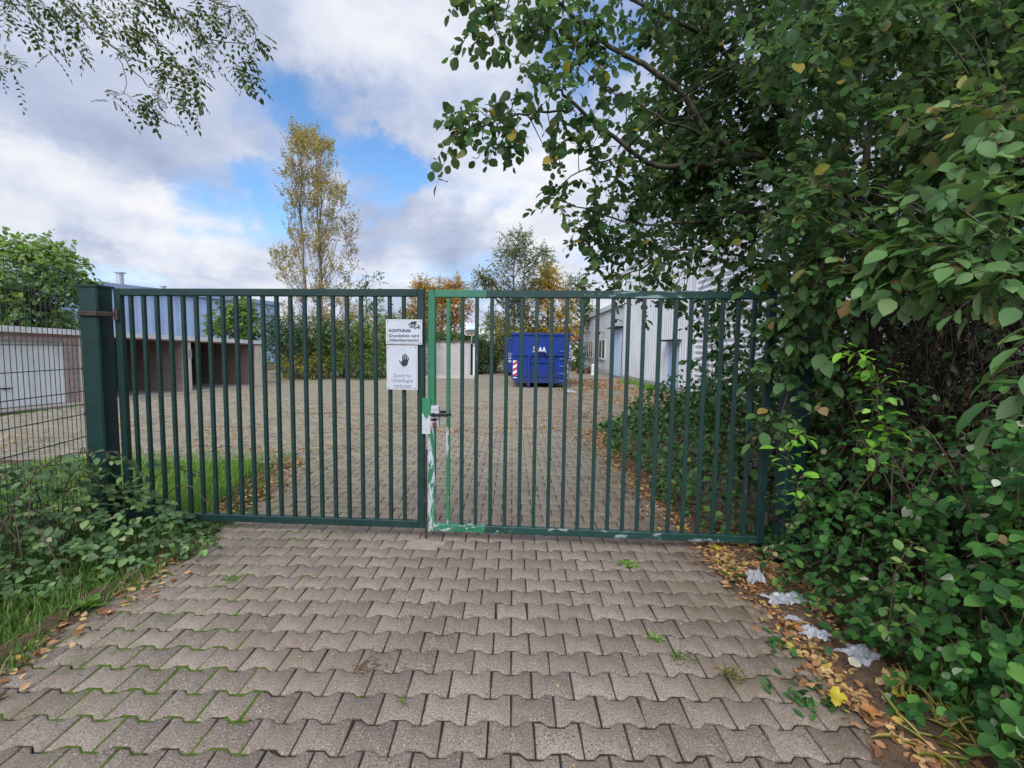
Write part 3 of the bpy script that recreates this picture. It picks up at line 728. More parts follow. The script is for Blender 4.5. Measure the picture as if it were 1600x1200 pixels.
def leaf(name, label, pl, yl, pr, yr, topL, botL, topR, botR, side):
    P, Q = at(pl, topL, yl), at(pr, topR, yr)
    zbl, zbr = at(pl, botL, yl).z, at(pr, botR, yr).z
    u = Vector((Q.x - P.x, Q.y - P.y, 0)); W = u.length; u.normalize()
    o = Vector((P.x, P.y, 0)); Z = Vector((0, 0, 1))
    zt = lambda s: P.z + (Q.z - P.z) * s / W
    zb = lambda s: zbl + (zbr - zbl) * s / W
    pt = lambda s, z: o + u * s + Z * z
    T = thing(name, label, 'gate', o + u * (W / 2), 'leaves of the green double gate')
    w = .062; ctr = 'R' if side == 'L' else 'L'
    def rail(nm, zf, sgn, mats, mi):
        m = MB(); a, b = pt(w, zf(w) + sgn * w / 2), pt(W - w, zf(W - w) + sgn * w / 2)
        if len(mats) > 1:
            c = a + (b - a) * .16; m.bar(a, c, Z, w, .05, .005, 0); m.bar(c + u * .0005, b, Z, w - .001, .0495, .005, 1)
        else: m.bar(a, b, Z, w, .05, .005)
        return obj(nm, m, mats, T)
    if side == 'L':
        rail('top_rail', zt, -1, [M_green], 0); rail('bottom_rail', zb, 1, [M_green], 0)
    else:
        rail('top_rail', zt, -1, [m_plain('bright_green_paint', (.028, .15, .085), .42, .15, 5), M_railpeel], 0); rail('bottom_rail', zb, 1, [M_railgreen, M_railbot], 0)
    for k, s in enumerate((w / 2, W - w / 2)):
        m = MB(); m.bar(pt(s, zb(s)), pt(s, zt(s)), u, w, .05, .006)
        obj('stile', m, M_peel if (side == 'R' and k == 0) else M_green, T)
    return T, pt, W, zt, zb, u

TL, ptL, WL, ztL, zbL, uL = leaf('gate_leaf', 'dark green left leaf of the barred double gate carrying the two white signs', 180, GL, 664, GM + .012, 451, 808, 452, 824, 'L')
TR, ptR, WR, ztR, zbR, uR = leaf('gate_leaf', 'right leaf of the barred double gate with peeling bright green lock stile', 669.5, GM, 1214, GR, 453, 828, 456, 849, 'R')
Z = Vector((0, 0, 1))
def bars(T, pt, W, zt, zb, u, pxs, yl, yr, first):
    P0, P1 = pt(0, 0), pt(W, 0); nrm = Vector((-u.y, u.x, 0))
    for i, px in enumerate(pxs):
        q = onplane(px, 470, P0, nrm); s = (q - P0).dot(u)
        m = MB(); m.bar(pt(s, zb(s) + .0625), pt(s, zt(s) - .0625), u, .030, .030, .003)
        mat = M_peel if (first and i == 0) else (M_barwear if first else M_green)
        b = obj('bar', m, mat, T)
        if first and i == 0: b['label'] = 'bar with bright green paint flaking to white'
M_barwear = peel_mat('worn_green_bar_paint', (.011, .042, .033), (.008, .031, .027), .66, (14, 14, 2.4), (.36, .42, .40))
bars(TL, ptL, WL, ztL, zbL, uL, [204.5, 224.5, 245, 265.5, 286, 306.3, 326.8, 347.7, 368.7, 389.5, 410.5, 432, 453.7, 475.7, 498, 520, 542, 564, 586.3, 609, 631], GL, GM, False)
bars(TR, ptR, WR, ztR, zbR, uR, [701, 722.7, 745.5, 769, 792.5, 816, 839.3, 862.7, 886.3, 910.5, 934.5, 958.7, 983, 1007, 1032, 1057, 1081, 1105, 1130, 1155, 1180], GM, GR, True)
# drop rod at the middle
fr = Vector((uL.y, -uL.x, 0))          # towards the camera
def on_leaf(px, py, pt, u):
    return onplane(px, py, pt(0, 0), Vector((-u.y, u.x, 0)))
q = on_leaf(666, 840, ptL, uL); m = MB(); q0 = Vector((q.x, q.y, 0)) + fr * .01
m.tube([q0 + Z * .005, q0 + Z * .75], .011, 8); m.tube([q0 + Z * .75, q0 + Z * .78], .016, 8); m.bar(q0 + Z * .32 - uL * .012, q0 + Z * .36 - uL * .012, uL, .03, .03)
obj('drop_bolt', m, M_steel, TL)
# lock plate, handle and cylinder on the right leaf
frR = Vector((uR.y, -uR.x, 0))
a, b = on_leaf(661, 621, ptR, uR), on_leaf(674.5, 677, ptR, uR)
m = MB(); m.bar(Vector((a.x + b.x, a.y + b.y, 2 * b.z)) / 2 + frR * .031, Vector((a.x + b.x, a.y + b.y, 2 * a.z)) / 2 + frR * .031, uR, (b - a).dot(uR), .006, .002); obj('strike_plate', m, M_peelplate, TR)
a, b = on_leaf(676, 633, ptR, uR), on_leaf(688, 664, ptR, uR)
m = MB(); m.bar(Vector((a.x + b.x, a.y + b.y, 2 * b.z)) / 2 + frR * .03, Vector((a.x + b.x, a.y + b.y, 2 * a.z)) / 2 + frR * .03, uR, (b - a).dot(uR), .06, .004); lk = obj('lock_case', m, m_plain('bare_grey_steel', (.48, .49, .50), .5, .2, 25, dirt=(.14, .08, .06), dirt_amt=.7), TR)
h0, h1 = on_leaf(680, 646, ptR, uR), on_leaf(703, 646, ptR, uR)
m = MB(); m.tube([h0 + frR * .05, h0 + frR * .10], .016, 10); m.bar(h0 + frR * .10 - uR * .014, h1 + frR * .10, Z, .026, .02, .007); m.bar(h1 + frR * .10, h1 + frR * .085 + uR * .026 + Z * .006, Z, .02, .016, .005)
obj('handle', m, M_dark, lk); m = MB(); m.bar(h0 - frR * .03 + uR * .02 + Z * .01, h1 - frR * .03 + uR * .0 + Z * .01, Z, .022, .018, .006); obj('handle', m, M_dark, lk)
c = on_leaf(682, 660, ptR, uR); m = MB(); m.tube([c + frR * .04, c + frR * .085], .017, 12); m.bar(c + frR * .07 - Z * .006, c + frR * .07 - Z * .04, uR, .024, .03, .008); obj('lock_cylinder', m, M_rust, lk)
c = on_leaf(681, 654, ptR, uR); m = MB(); m.bar(c + frR * .062 - uR * .025, c + frR * .062 + uR * .025, Z, .022, .012, .004); obj('lock_cover', m, M_dark, lk)

def post(name, label, x, y, s, zt, ang=0):
    T = thing(name, label, 'gate post', (x, y, 0), 'posts of the green gate')
    u = Vector((math.cos(ang), math.sin(ang), 0))
    m = MB(); m.bar((x, y, -.02), (x, y, zt), u, s, s, .012); obj('shaft', m, M_greenpost, T)
    m = MB(); m.bar((x, y, zt + .001), (x, y, zt + .02), u, s + .022, s + .022, .006); obj('cap', m, M_greenpost, T)
    return T
s = .165
M_hinge = m_plain('dark_rusty_hinge', (.05, .035, .03), .7, .5, 18, metal=.3, dirt=(.13, .07, .05), dirt_amt=.6)
yl = 3.96; xl = at(121, 500, yl).x + s / 2 + .01
PL = post('gate_post', 'thick square dark green post at the left end of the gate rising out of brambles', xl, yl + s / 2, s, at(150, 448, yl).z)
p = ptL(.03, at(180, 492, GL).z); fx = Vector((xl, yl, p.z))
m = MB(); m.bar(fx + Vector((-s / 2 + .01, -.012, 0)), fx + Vector((s / 2 + .005, -.012, 0)), Z, .042, .022, .005); m.bar(fx + Vector((s / 2 + .012, -.02, 0)), p + Vector((.0, -.035, 0)), Z, .04, .02, .005); m.tube([p + Vector((0, -.03, -.05)), p + Vector((0, -.03, .05))], .022, 10); obj('hinge', m, M_hinge, PL)
p = ptL(.03, .32); fx = Vector((xl, yl, p.z)); m = MB(); m.bar(fx + Vector((s / 2 + .012, .02, 0)), p + Vector((.0, -.03, 0)), Z, .04, .02, .005); obj('hinge', m, M_hinge, PL)
yr = 3.58; xr = at(1241, 520, yr).x + s / 2
PR = post('gate_post', 'square dark green post at the right end of the gate overgrown by leaves', xr, yr + s / 2, s, at(1240, 462, yr).z)
for z in (at(1230, 510, GR).z, .3):
    p = ptR(WR - .03, z); m = MB(); m.bar(p + Vector((.02, .0, 0)), Vector((xr - s / 2 + .0, yr + s * .6, z)), Z, .05, .022, .005); m.tube([p + Vector((.035, -.02, -.06)), p + Vector((.035, -.02, .06))], .018, 10); obj('hinge', m, M_hinge, PR)

# ------------------------------------------------------------------ signs on the gate
M_sign = m_plain('faded_white_sign', (.46, .49, .54), .45, .06, 8, dirt=(.40, .41, .43), dirt_amt=.5)
M_edge = m_plain('sign_edge', (.56, .56, .55), .5, .05, 8)
M_ink = m_plain('black_print', (.012, .016, .03), .5, .2)
M_inkfade = m_plain('faded_print', (.07, .08, .11), .5, .2)
M_ring = m_plain('ghost_print', (.50, .53, .56), .5, .05)
def sign(name, label, x0, y0, x1, y1, x0b, x1b):
    fo = fr * .045
    a, b = on_leaf(x0, y0, ptL, uL) + fo, on_leaf(x1, y1, ptL, uL) + fo
    W = (b - a).dot(uL); H = a.z - b.z; o = Vector((a.x, a.y, b.z))
    T = thing(name, label, 'sign', o + uL * (W / 2))
    m = MB(); m.prism([(0, 0), (W, 0), (W, H), (0, H)], o, uL, Z, .004); obj('panel', m, M_edge, T)
    m = MB(); e = .009; n = uL.cross(Z); o2 = o + n * .0045
    m.prism([(e, e), (W - e, e), (W - e, H - e), (e, H - e)], o2, uL, Z, .001, 0)
    k = .0022
    for (p0, p1) in (((e, e), (W - e, e + k)), ((e, H - e - k), (W - e, H - e)), ((e, e + k), (e + k, H - e - k)), ((W - e - k, e + k), (W - e, H - e - k))):
        m.prism([p0, (p1[0], p0[1]), p1, (p0[0], p1[1])], o2 + n * .0012, uL, Z, .0008, 1)
    obj('face', m, [M_sign, m_plain('border_line', (.30, .27, .28), .5, .1)], T)
    for (sx, sz) in ((.014, .014), (W - .014, .014), (.014, H - .014), (W - .014, H - .014)):
        m = MB(); c = o + uL * sx + Z * sz; m.tube([c + n * .0055, c + n * .009], .0045, 10); obj('screw', m, M_steel, T)
    return T, o + n * .0075, W, H
T, o, W, H = sign('video_sign', 'white sign with a camera symbol warning that the plot is under video watch', 606, 499.5, 662, 538.5, 0, 0)
sc = W / 1210.0                                   # one unit of the tracing of this panel
tx = lambda x: (x - 130) * sc
tz = lambda y: (1040 - y) * sc
m = MB(); text_mb(m, 'ACHTUNG!', o + uL * tx(215) + Z * tz(635), uL, Z, 88 * sc, 745 * sc, bold=.035, depth=0)
obj('heading', m, M_ink, T)
m = MB(); text_mb(m, 'Grundstück wird', o + uL * tx(218) + Z * tz(800), uL, Z, 92 * sc, 1015 * sc, bold=.02, depth=0)
text_mb(m, 'videoüberwacht!', o + uL * tx(218) + Z * tz(943), uL, Z, 92 * sc, 1010 * sc, bold=.02, depth=0); obj('lettering', m, M_inkfade, T)
m = MB()
P = lambda pts: [(tx(x), tz(y)) for x, y in pts]
n = uL.cross(Z)
m.prism(P([(915, 365), (1005, 295), (1165, 285), (1150, 320), (1085, 410), (1040, 360)]), o, uL, Z, .0006)
for seg in (([(880, 380), (1050, 372)]), ([(905, 392), (930, 480)]), ([(930, 480), (1055, 490)]), ([(1055, 490), (1075, 395)]), ([(1075, 470), (1160, 355)])):
    (xa, ya), (xb, yb) = seg; d = Vector((xb - xa, yb - ya)); k = Vector((-d.y, d.x)).normalized() * 9
    m.prism(P([(xa + k.x, ya + k.y), (xa - k.x, ya - k.y), (xb - k.x, yb - k.y), (xb + k.x, yb + k.y)]), o + n * .0007, uL, Z, .0005)
m.prism(P([(960, 430), (985, 405), (1020, 410), (1030, 440), (1010, 465), (975, 462)]), o, uL, Z, .0005)
m.prism(P([(1080, 500), (1200, 450), (1215, 475), (1090, 535)]), o, uL, Z, .0005)
m.prism(P([(1205, 390), (1250, 400), (1262, 440), (1215, 442)]), o, uL, Z, .0005); m.prism(P([(1195, 452), (1265, 455), (1262, 520), (1215, 525)]), o + n * .0002, uL, Z, .0005)
obj('camera_symbol', m, M_ink, T)
T, o, W, H = sign('no_entry_sign', 'white sign with a black hand forbidding entry below the video sign', 607, 539.5, 655, 608.5, 0, 0)
sc = W / 765.0; tx = lambda x: (x - 105) * sc; tz = lambda y: (1160 - y) * sc
m = MB()
for (txt, y, x0, x1) in (('Zutritt für', 855, 275, 720), ('Unbefugte', 975, 235, 755), ('verboten', 1105, 280, 715)):
    text_mb(m, txt, o + uL * tx(x0) + Z * tz(y), uL, Z, 88 * sc, (x1 - x0) * sc, depth=0)
obj('lettering', m, m_plain('grey_faded_print', (.20, .22, .26), .5, .1), T)
P = lambda pts: [(tx(x), tz(y)) for x, y in pts]
m = MB()
palm = [(495, 425), (620, 425), (632, 500), (610, 560), (560, 592), (520, 590), (480, 560), (470, 520), (488, 470)]
def fing(x0, y0, x1, y1, w0, w1):
    d = Vector((x1 - x0, y1 - y0)).normalized(); k = Vector((-d.y, d.x)); pts = [Vector((x0, y0)) + k * w0, Vector((x0, y0)) - k * w0]
    for i in range(7):
        a = -PI / 2 + PI * i / 6; pts.append(Vector((x1, y1)) + d * (math.cos(a) * w1) + k * (math.sin(a) * w1))
    return [(p.x, p.y) for p in pts]
m.prism(P(palm), o, uL, Z, .0006)
for i, f in enumerate(((511, 440, 511, 318, 16, 14), (556, 440, 560, 290, 16, 14), (600, 440, 607, 318, 15, 13), (622, 480, 652, 385, 14, 11), (485, 530, 428, 455, 18, 12))): m.prism(P(fing(*f)), o + n * (.0001 * (i + 1)), uL, Z, .0006)
obj('hand_symbol', m, M_ink, T)
m = MB()
for r in (175, 235, 290):
    k = 48; ci = [(480 + r * math.cos(2 * PI * i / k), 440 + r * math.sin(2 * PI * i / k)) for i in range(k)]
    for i in range(k):
        if (i * 7 + r) % 11 < 3: continue
        (xa, ya), (xb, yb) = ci[i], ci[(i + 1) % k]; f = (r - 5) / r
        m.prism(P([(xa, ya), (xb, yb), (480 + (xb - 480) * f, 440 + (yb - 440) * f), (480 + (xa - 480) * f, 440 + (ya - 440) * f)]), o - n * .0004, uL, Z, .0002)
obj('faded_rings', m, M_ring, T)

# ------------------------------------------------------------------ wire mesh fence on the left
def mesh_fence():
    A = at(126, 540, 4.0); B = at(0, 540, 3.24); u = Vector((B.x - A.x, B.y - A.y, 0)).normalized(); o = Vector((A.x, A.y, 0)); Lf = 2.5
    nr = Vector((-u.y, u.x, 0))
    T = thing('mesh_fence', 'dark green welded wire fence panel joining the left gate post', 'fence', o + u * (Lf / 2))
    m = MB(); zs = [.03 + .2 * i for i in range(12)]
    k = int(Lf / .05)
    for i in range(k + 1): m.tube([o + u * (.05 * i) + Z * .02, o + u * (.05 * i) + Z * 2.262], .0026, 5)
    for z in zs:
        for sgn in (-1, 1): m.tube([o - u * .03 + nr * (.006 * sgn) + Z * z, o + u * Lf + nr * (.006 * sgn) + Z * z], .0032, 5)
    obj('wire_mesh', m, m_plain('green_wire_coating', (.012, .045, .04), .4, .2), T)
    m = MB(); e = o + u * (Lf + .05); m.bar(e, e + Z * 2.3, u, .06, .04, .004); obj('post', m, M_greenpost, T)
    for z in (1.43, 1.03, 1.83, .63):
        m = MB(); m.bar(o - u * .04 + Z * z - nr * .02, o - u * .04 + Z * z + nr * .03, Z, .04, .03, .004); obj('clamp', m, M_dark, T)
mesh_fence()
q = gnd(668, 852); m = MB(); vs = []
k = 14
pts = [(q.x - .02 + (.16 + .03 * math.sin(i * 2.3)) * math.cos(2 * PI * i / k), q.y + (.10 + .02 * math.sin(i * 1.7)) * math.sin(2 * PI * i / k)) for i in range(k)]
m.prism([(x, y) for x, y in pts], (0, 0, .0005), (1, 0, 0), (0, 1, 0), .006)
tagset(obj('bolt_footing', m, m_plain('pale_cement', (.285, .235, .18), .9, .15, 14, bump=.3)), kind='structure')

# ------------------------------------------------------------------ growing things: helpers
def nrm(a): return a / np.maximum(np.linalg.norm(a, axis=-1, keepdims=True), 1e-9)
# leaf outlines: (across, along, lift); faces
LEAF_HI = (np.array([(0, 0, 0), (-.42, .22, .05), (-.5, .5, .06), (-.33, .78, .03), (0, 1, -.06), (.33, .78, .03), (.5, .5, .06), (.42, .22, .05), (0, .25, -.01), (0, .52, 0), (0, .78, -.02)]),
           [np.array([(0, 8, 1), (0, 7, 8), (3, 10, 4), (4, 10, 5)]), np.array([(1, 8, 9, 2), (2, 9, 10, 3), (7, 6, 9, 8), (6, 5, 10, 9)])])
LEAF_OV = (np.array([(0, 0, 0), (-.30, .16, .04), (-.5, .48, .07), (-.40, .76, .04), (0, 1, -.05), (.40, .76, .04), (.5, .48, .07), (.30, .16, .04), (0, .2, -.01), (0, .5, -.015), (0, .78, -.02)]), LEAF_HI[1])
LEAF_MID = (np.array([(0, 0, 0), (-.46, .38, .08), (-.36, .72, .05), (0, 1, -.06), (.36, .72, .05), (.46, .38, .08), (0, .5, -.02)]),
            [np.array([(0, 6, 1), (0, 5, 6), (2, 6, 3), (3, 6, 4), (1, 6, 2), (5, 4, 6)])])
LEAF_LO = (np.array([(0, 0, 0), (-.5, .5, .1), (0, 1, 0), (.5, .5, .1)]), [np.array([(0, 3, 2), (0, 2, 1)])])
LEAF_LOBE = (np.array([(0, 0, 0), (-.40, .05, .03), (-.62, .45, .07), (-.30, .52, .02), (-.26, .86, .03), (0, 1.0, -.06), (.26, .86, .03), (.30, .52, .02), (.62, .45, .07), (.40, .05, .03), (0, .42, -.03)]),
             [np.array([(0, 10, 1), (1, 10, 2), (2, 10, 3), (3, 10, 4), (4, 10, 5), (5, 10, 6), (6, 10, 7), (7, 10, 8), (8, 10, 9), (9, 10, 0)])])
def leafverts(P, A, N, Ln, Wd, tpl):
    T, FS = tpl; n = len(P); k = len(T)
    A = nrm(A); X = nrm(np.cross(A, N)); N2 = np.cross(X, A)
    Ln = np.broadcast_to(Ln, (n,)); Wd = np.broadcast_to(Wd, (n,))
    curl = RNG.uniform(.2, 1.6, n)
    V = (P[:, None] + X[:, None] * (T[None, :, 0:1] * Wd[:, None, None]) + A[:, None] * (T[None, :, 1:2] * Ln[:, None, None])
         + N2[:, None] * ((T[None, :, 2:3] - .10 * T[None, :, 1:2] ** 2 * curl[:, None, None]) * Ln[:, None, None] * 1.0))
    off = (np.arange(n) * k)
    return V.reshape(-1, 3), [(off[:, None, None] + f[None]).reshape(-1, f.shape[1]) for f in FS]
def join(parts):
    Vs, Fs, o = [], {}, 0
    for V, FS in parts:
        Vs.append(V)
        for f in FS: Fs.setdefault(f.shape[1], []).append(f + o)
        o += len(V)
    return np.concatenate(Vs), [np.concatenate(f) for f in Fs.values()]
def tubes(PL, r0, r1, k=3):          # PL (m, s, 3)
    m, s, _ = PL.shape
    t = nrm(np.gradient(PL, axis=1)); ref = np.array([.3, .2, .93])
    u = nrm(np.cross(t, ref)); w = np.cross(t, u)
    rad = (np.broadcast_to(r0, (m,))[:, None] * np.linspace(1, 0, s)[None] + np.broadcast_to(r1, (m,))[:, None] * np.linspace(0, 1, s)[None])
    a = 2 * PI * np.arange(k) / k
    V = PL[:, :, None] + (u[:, :, None] * np.cos(a)[None, None, :, None] + w[:, :, None] * np.sin(a)[None, None, :, None]) * rad[:, :, None, None]
    idx = np.arange(m * s * k).reshape(m, s, k)
    f = np.stack([idx[:, :-1, :], np.roll(idx, -1, 2)[:, :-1, :], np.roll(idx, -1, 2)[:, 1:, :], idx[:, 1:, :]], -1).reshape(-1, 4)
    return V.reshape(-1, 3), [f]
def rdir(n): return nrm(RNG.normal(size=(n, 3)))
def sprays(P0, D, Ln, K, ls, wr=.6, droop=.25, tpl=LEAF_MID, up=.9, side=.9, jit=.45, pin=False, lsv=.25, twig=.004):
    """leafy shoots: M start points, directions, lengths; K leaves on each"""
    M = len(P0); Ln = np.broadcast_to(Ln, (M,)); D = nrm(D)
    s = 5; tt = np.linspace(0, 1, s)
    bend = RNG.normal(0, .16, (M, 3)) + np.array([0, 0, -droop])
    PL = P0[:, None] + D[:, None] * (tt[None, :, None] * Ln[:, None, None]) + bend[:, None] * (tt[None, :, None] ** 2 * Ln[:, None, None])
    tw = tubes(PL, twig, twig * .35)
    t = np.linspace(.12, 1, K)[None] + RNG.uniform(-.4, .4, (M, K)) / K * (0 if pin else 1)
    t = np.clip(t, .05, 1)
    P = P0[:, None] + D[:, None] * (t[..., None] * Ln[:, None, None]) + bend[:, None] * (t[..., None] ** 2 * Ln[:, None, None])
    tan = nrm(D[:, None] + 2 * bend[:, None] * t[..., None])
    ref = nrm(np.array([0, 0, 1.0]) + RNG.normal(0, .35, (M, 3)))
    sd = nrm(np.cross(tan, ref[:, None])); sg = np.where(np.arange(K) % 2 == 0, 1, -1)[None, :, None]
    A = tan * (.55) + sd * sg * side + RNG.normal(0, .12 if pin else jit, (M, K, 3)) + np.array([0, 0, -.25 * (0 if pin else 1)])
    A[:, -1] = tan[:, -1]
    N = np.cross(sd, tan) * .6; N = np.where(N[..., 2:3] < 0, -N, N) + np.array([0, 0, up]) + RNG.normal(0, .12 if pin else jit, (M, K, 3))
    L = ls * np.clip(RNG.normal(1, lsv, (M, K)), .45, 1.6)
    if pin: L = np.repeat(ls * np.clip(RNG.normal(1, lsv, (M, 1)), .6, 1.4), K, 1)
    lv = leafverts(P.reshape(-1, 3), A.reshape(-1, 3), N.reshape(-1, 3), L.ravel(), (L * wr * RNG.uniform(.85, 1.15, L.shape)).ravel(), tpl)
    return lv, tw
def clump_sprays(C, rad, per, slen, K, ls, grav=.1, outw=.8, base=None, **kw):
    """C (m,3) clump centres, rad (m,) or scalar, per shoots in each"""
    m = len(C); rad = np.broadcast_to(np.asarray(rad, float), (m,))
    q = rdir(m * per).reshape(m, per, 3); rr = RNG.uniform(0, 1, (m, per, 1)) ** .5
    P0 = C[:, None] + q * rr * rad[:, None, None] * np.array([1, 1, .8]) * .8
    D = q * outw + RNG.normal(0, .45, (m, per, 3)) + np.array([0, 0, -grav])
    if base is not None: D = D + nrm(C - base)[:, None] * .5
    Ln = slen * RNG.uniform(.55, 1.25, m * per)
    return sprays(P0.reshape(-1, 3), D.reshape(-1, 3), Ln, K, ls, **kw)
def curve(pts, k=5):
    P = [Vector(p) for p in pts]; Q = []; n = len(P)
    for i in range(n - 1):
        p0, p1, p2, p3 = P[max(i - 1, 0)], P[i], P[i + 1], P[min(i + 2, n - 1)]
        for j in range(k):
            f = j / k; Q.append(.5 * ((2 * p1) + (p2 - p0) * f + (2 * p0 - 5 * p1 + 4 * p2 - p3) * f * f + (3 * p1 - p0 - 3 * p2 + p3) * f ** 3))
    return Q + [P[-1]]
def ctube(mb, pts, rad, k=5):
    Q = curve(pts); n = len(Q); mb.tube(Q, list(np.interp(np.linspace(0, 1, n), np.linspace(0, 1, len(rad)), rad)), k)
def limb(mb, a, b, r0, r1, k=5, sag=.12, n=6):
    a, b = np.array(a), np.array(b); d = np.linalg.norm(b - a)
    mid = (a + b) / 2 + RNG.normal(0, .07, 3) * d + np.array([0, 0, -sag * d])
    pts = []
    for i in range(n):
        t = i / (n - 1); pts.append(Vector((1 - t) ** 2 * a + 2 * t * (1 - t) * mid + t * t * b))
    mb.tube(pts, [r0 + (r1 - r0) * i / (n - 1) for i in range(n)], k)

def bark_mat(name, a, b):
    t = NT(name); co = t.coord('Object', (6, 6, 1.4)); n = t.noise(3, 7, .7, co)
    c = t.ramp(n, [(.35, a), (.65, b)]); t.bump(n, .7, .03)
    return t.fin(c, .9, 0, .2)
M_bark = bark_mat('grey_brown_bark', (.07, .06, .05), (.20, .175, .145))
M_barkgreen = bark_mat('mossy_bark', (.035, .034, .022), (.115, .11, .075))
M_twig = m_plain('twig_bark', (.07, .052, .04), .85, .35, 12, spec=.2)
M_cane = m_plain('bramble_cane', (.09, .055, .04), .7, .35, 12, spec=.3)
M_drytwig = m_plain('dry_twig', (.042, .032, .024), .9, .45, 20, spec=.15)

def tree(name, label, base, stems, crown, mat, per=10, slen=.6, K=8, ls=.12, wr=.65, tpl=LEAF_LO, r0=.12, grav=.0, outw=.8, group=None, bark=None, dirup=0.0, limbs=True, limbk=1.0, cat='tree', clr=.5, **kw):
    """stems: list of polylines (world); crown (m,3) clump centres"""
    T = thing(name, label, cat, base, group)
    m = MB()
    for st in stems:
        n = len(st); m.tube(st, [r0 * (1 - .8 * i / (n - 1)) for i in range(n)], 8)
    C = np.asarray(crown)
    if limbs:
        SP = np.array([np.array(a) + (np.array(b) - np.array(a)) * f for st in stems for a, b in zip(st[:-1], st[1:]) for f in (.0, .25, .5, .75)])
        for c in C:
            dz = c[2] - SP[:, 2]; d = np.linalg.norm(SP[:, :2] - c[:2], axis=1) + np.abs(dz - np.linalg.norm(SP[:, :2] - c[:2], axis=1) * (.6 + dirup))
            i = int(np.argmin(d)); L = np.linalg.norm(SP[i] - c)
            limb(m, SP[i], c, limbk * min(r0 * .35, .012 + .012 * L), .006, 4, .06)
    obj('trunk', m, bark or M_bark, T, smooth=True)
    D0 = np.array([0, 0, dirup])
    lv, tw = clump_sprays(C, clr, per, slen, K, ls, grav - dirup, outw, wr=wr, tpl=tpl, **kw)
    npmesh('crown', *lv, mat, T)
    npmesh('twigs', *tw, bark or M_twig, T)
    return T
def ell(n, c, r, shell=.35):
    q = rdir(n); f = RNG.uniform(shell, 1, (n, 1)) ** .6
    return np.array(c) + q * f * np.array(r)

# ------------------------------------------------------------------ trees and shrubs beyond the yard
G_olive = m_leaf('olive_yellow_leaves', [(0, (.11, .13, .05)), (.4, (.19, .19, .065)), (.7, (.29, .22, .06)), (1, (.38, .26, .07))], trans=.4)
G_green = m_leaf('mid_green_leaves', [(0, (.06, .12, .03)), (.5, (.10, .18, .045)), (.85, (.15, .23, .06)), (1, (.24, .26, .07))], trans=.4)
G_fresh = m_leaf('fresh_green_leaves', [(0, (.08, .16, .04)), (.5, (.14, .24, .06)), (.85, (.20, .31, .08)), (1, (.28, .34, .11))], trans=.4)
G_dark = m_leaf('dark_green_leaves', [(0, (.038, .09, .03)), (.5, (.065, .14, .042)), (.9, (.10, .19, .06)), (1, (.16, .23, .08))], trans=.35)
G_blue = m_leaf('blue_green_needles', [(0, (.035, .085, .045)), (.5, (.06, .13, .07)), (1, (.11, .19, .10))], trans=.35)
G_orange = m_leaf('orange_leaves', [(0, (.36, .17, .025)), (.4, (.60, .30, .03)), (.7, (.68, .40, .05)), (.9, (.40, .30, .06)), (1, (.20, .21, .06))], trans=.45)
G_yellow = m_leaf('golden_leaves', [(0, (.36, .24, .025)), (.5, (.62, .38, .03)), (.85, (.68, .46, .06)), (1, (.26, .25, .05))], trans=.4)
G_grey = m_leaf('grey_green_leaves', [(0, (.11, .15, .07)), (.5, (.17, .21, .10)), (.85, (.23, .26, .12)), (1, (.32, .27, .09))], trans=.4)
G_mixed = m_leaf('autumn_mixed_leaves', [(0, (.075, .125, .035)), (.4, (.15, .185, .045)), (.7, (.27, .23, .05)), (1, (.46, .30, .04))], trans=.4)

def vstem(p, z, lean=(0, 0), n=6, wob=.06):
    return [(p.x + lean[0] * i / (n - 1) + RNG.normal(0, wob) * (i > 0), p.y + lean[1] * i / (n - 1) + RNG.normal(0, wob) * (i > 0), z * i / (n - 1)) for i in range(n)]
def zof(px, py, y): return at(px, py, y).z

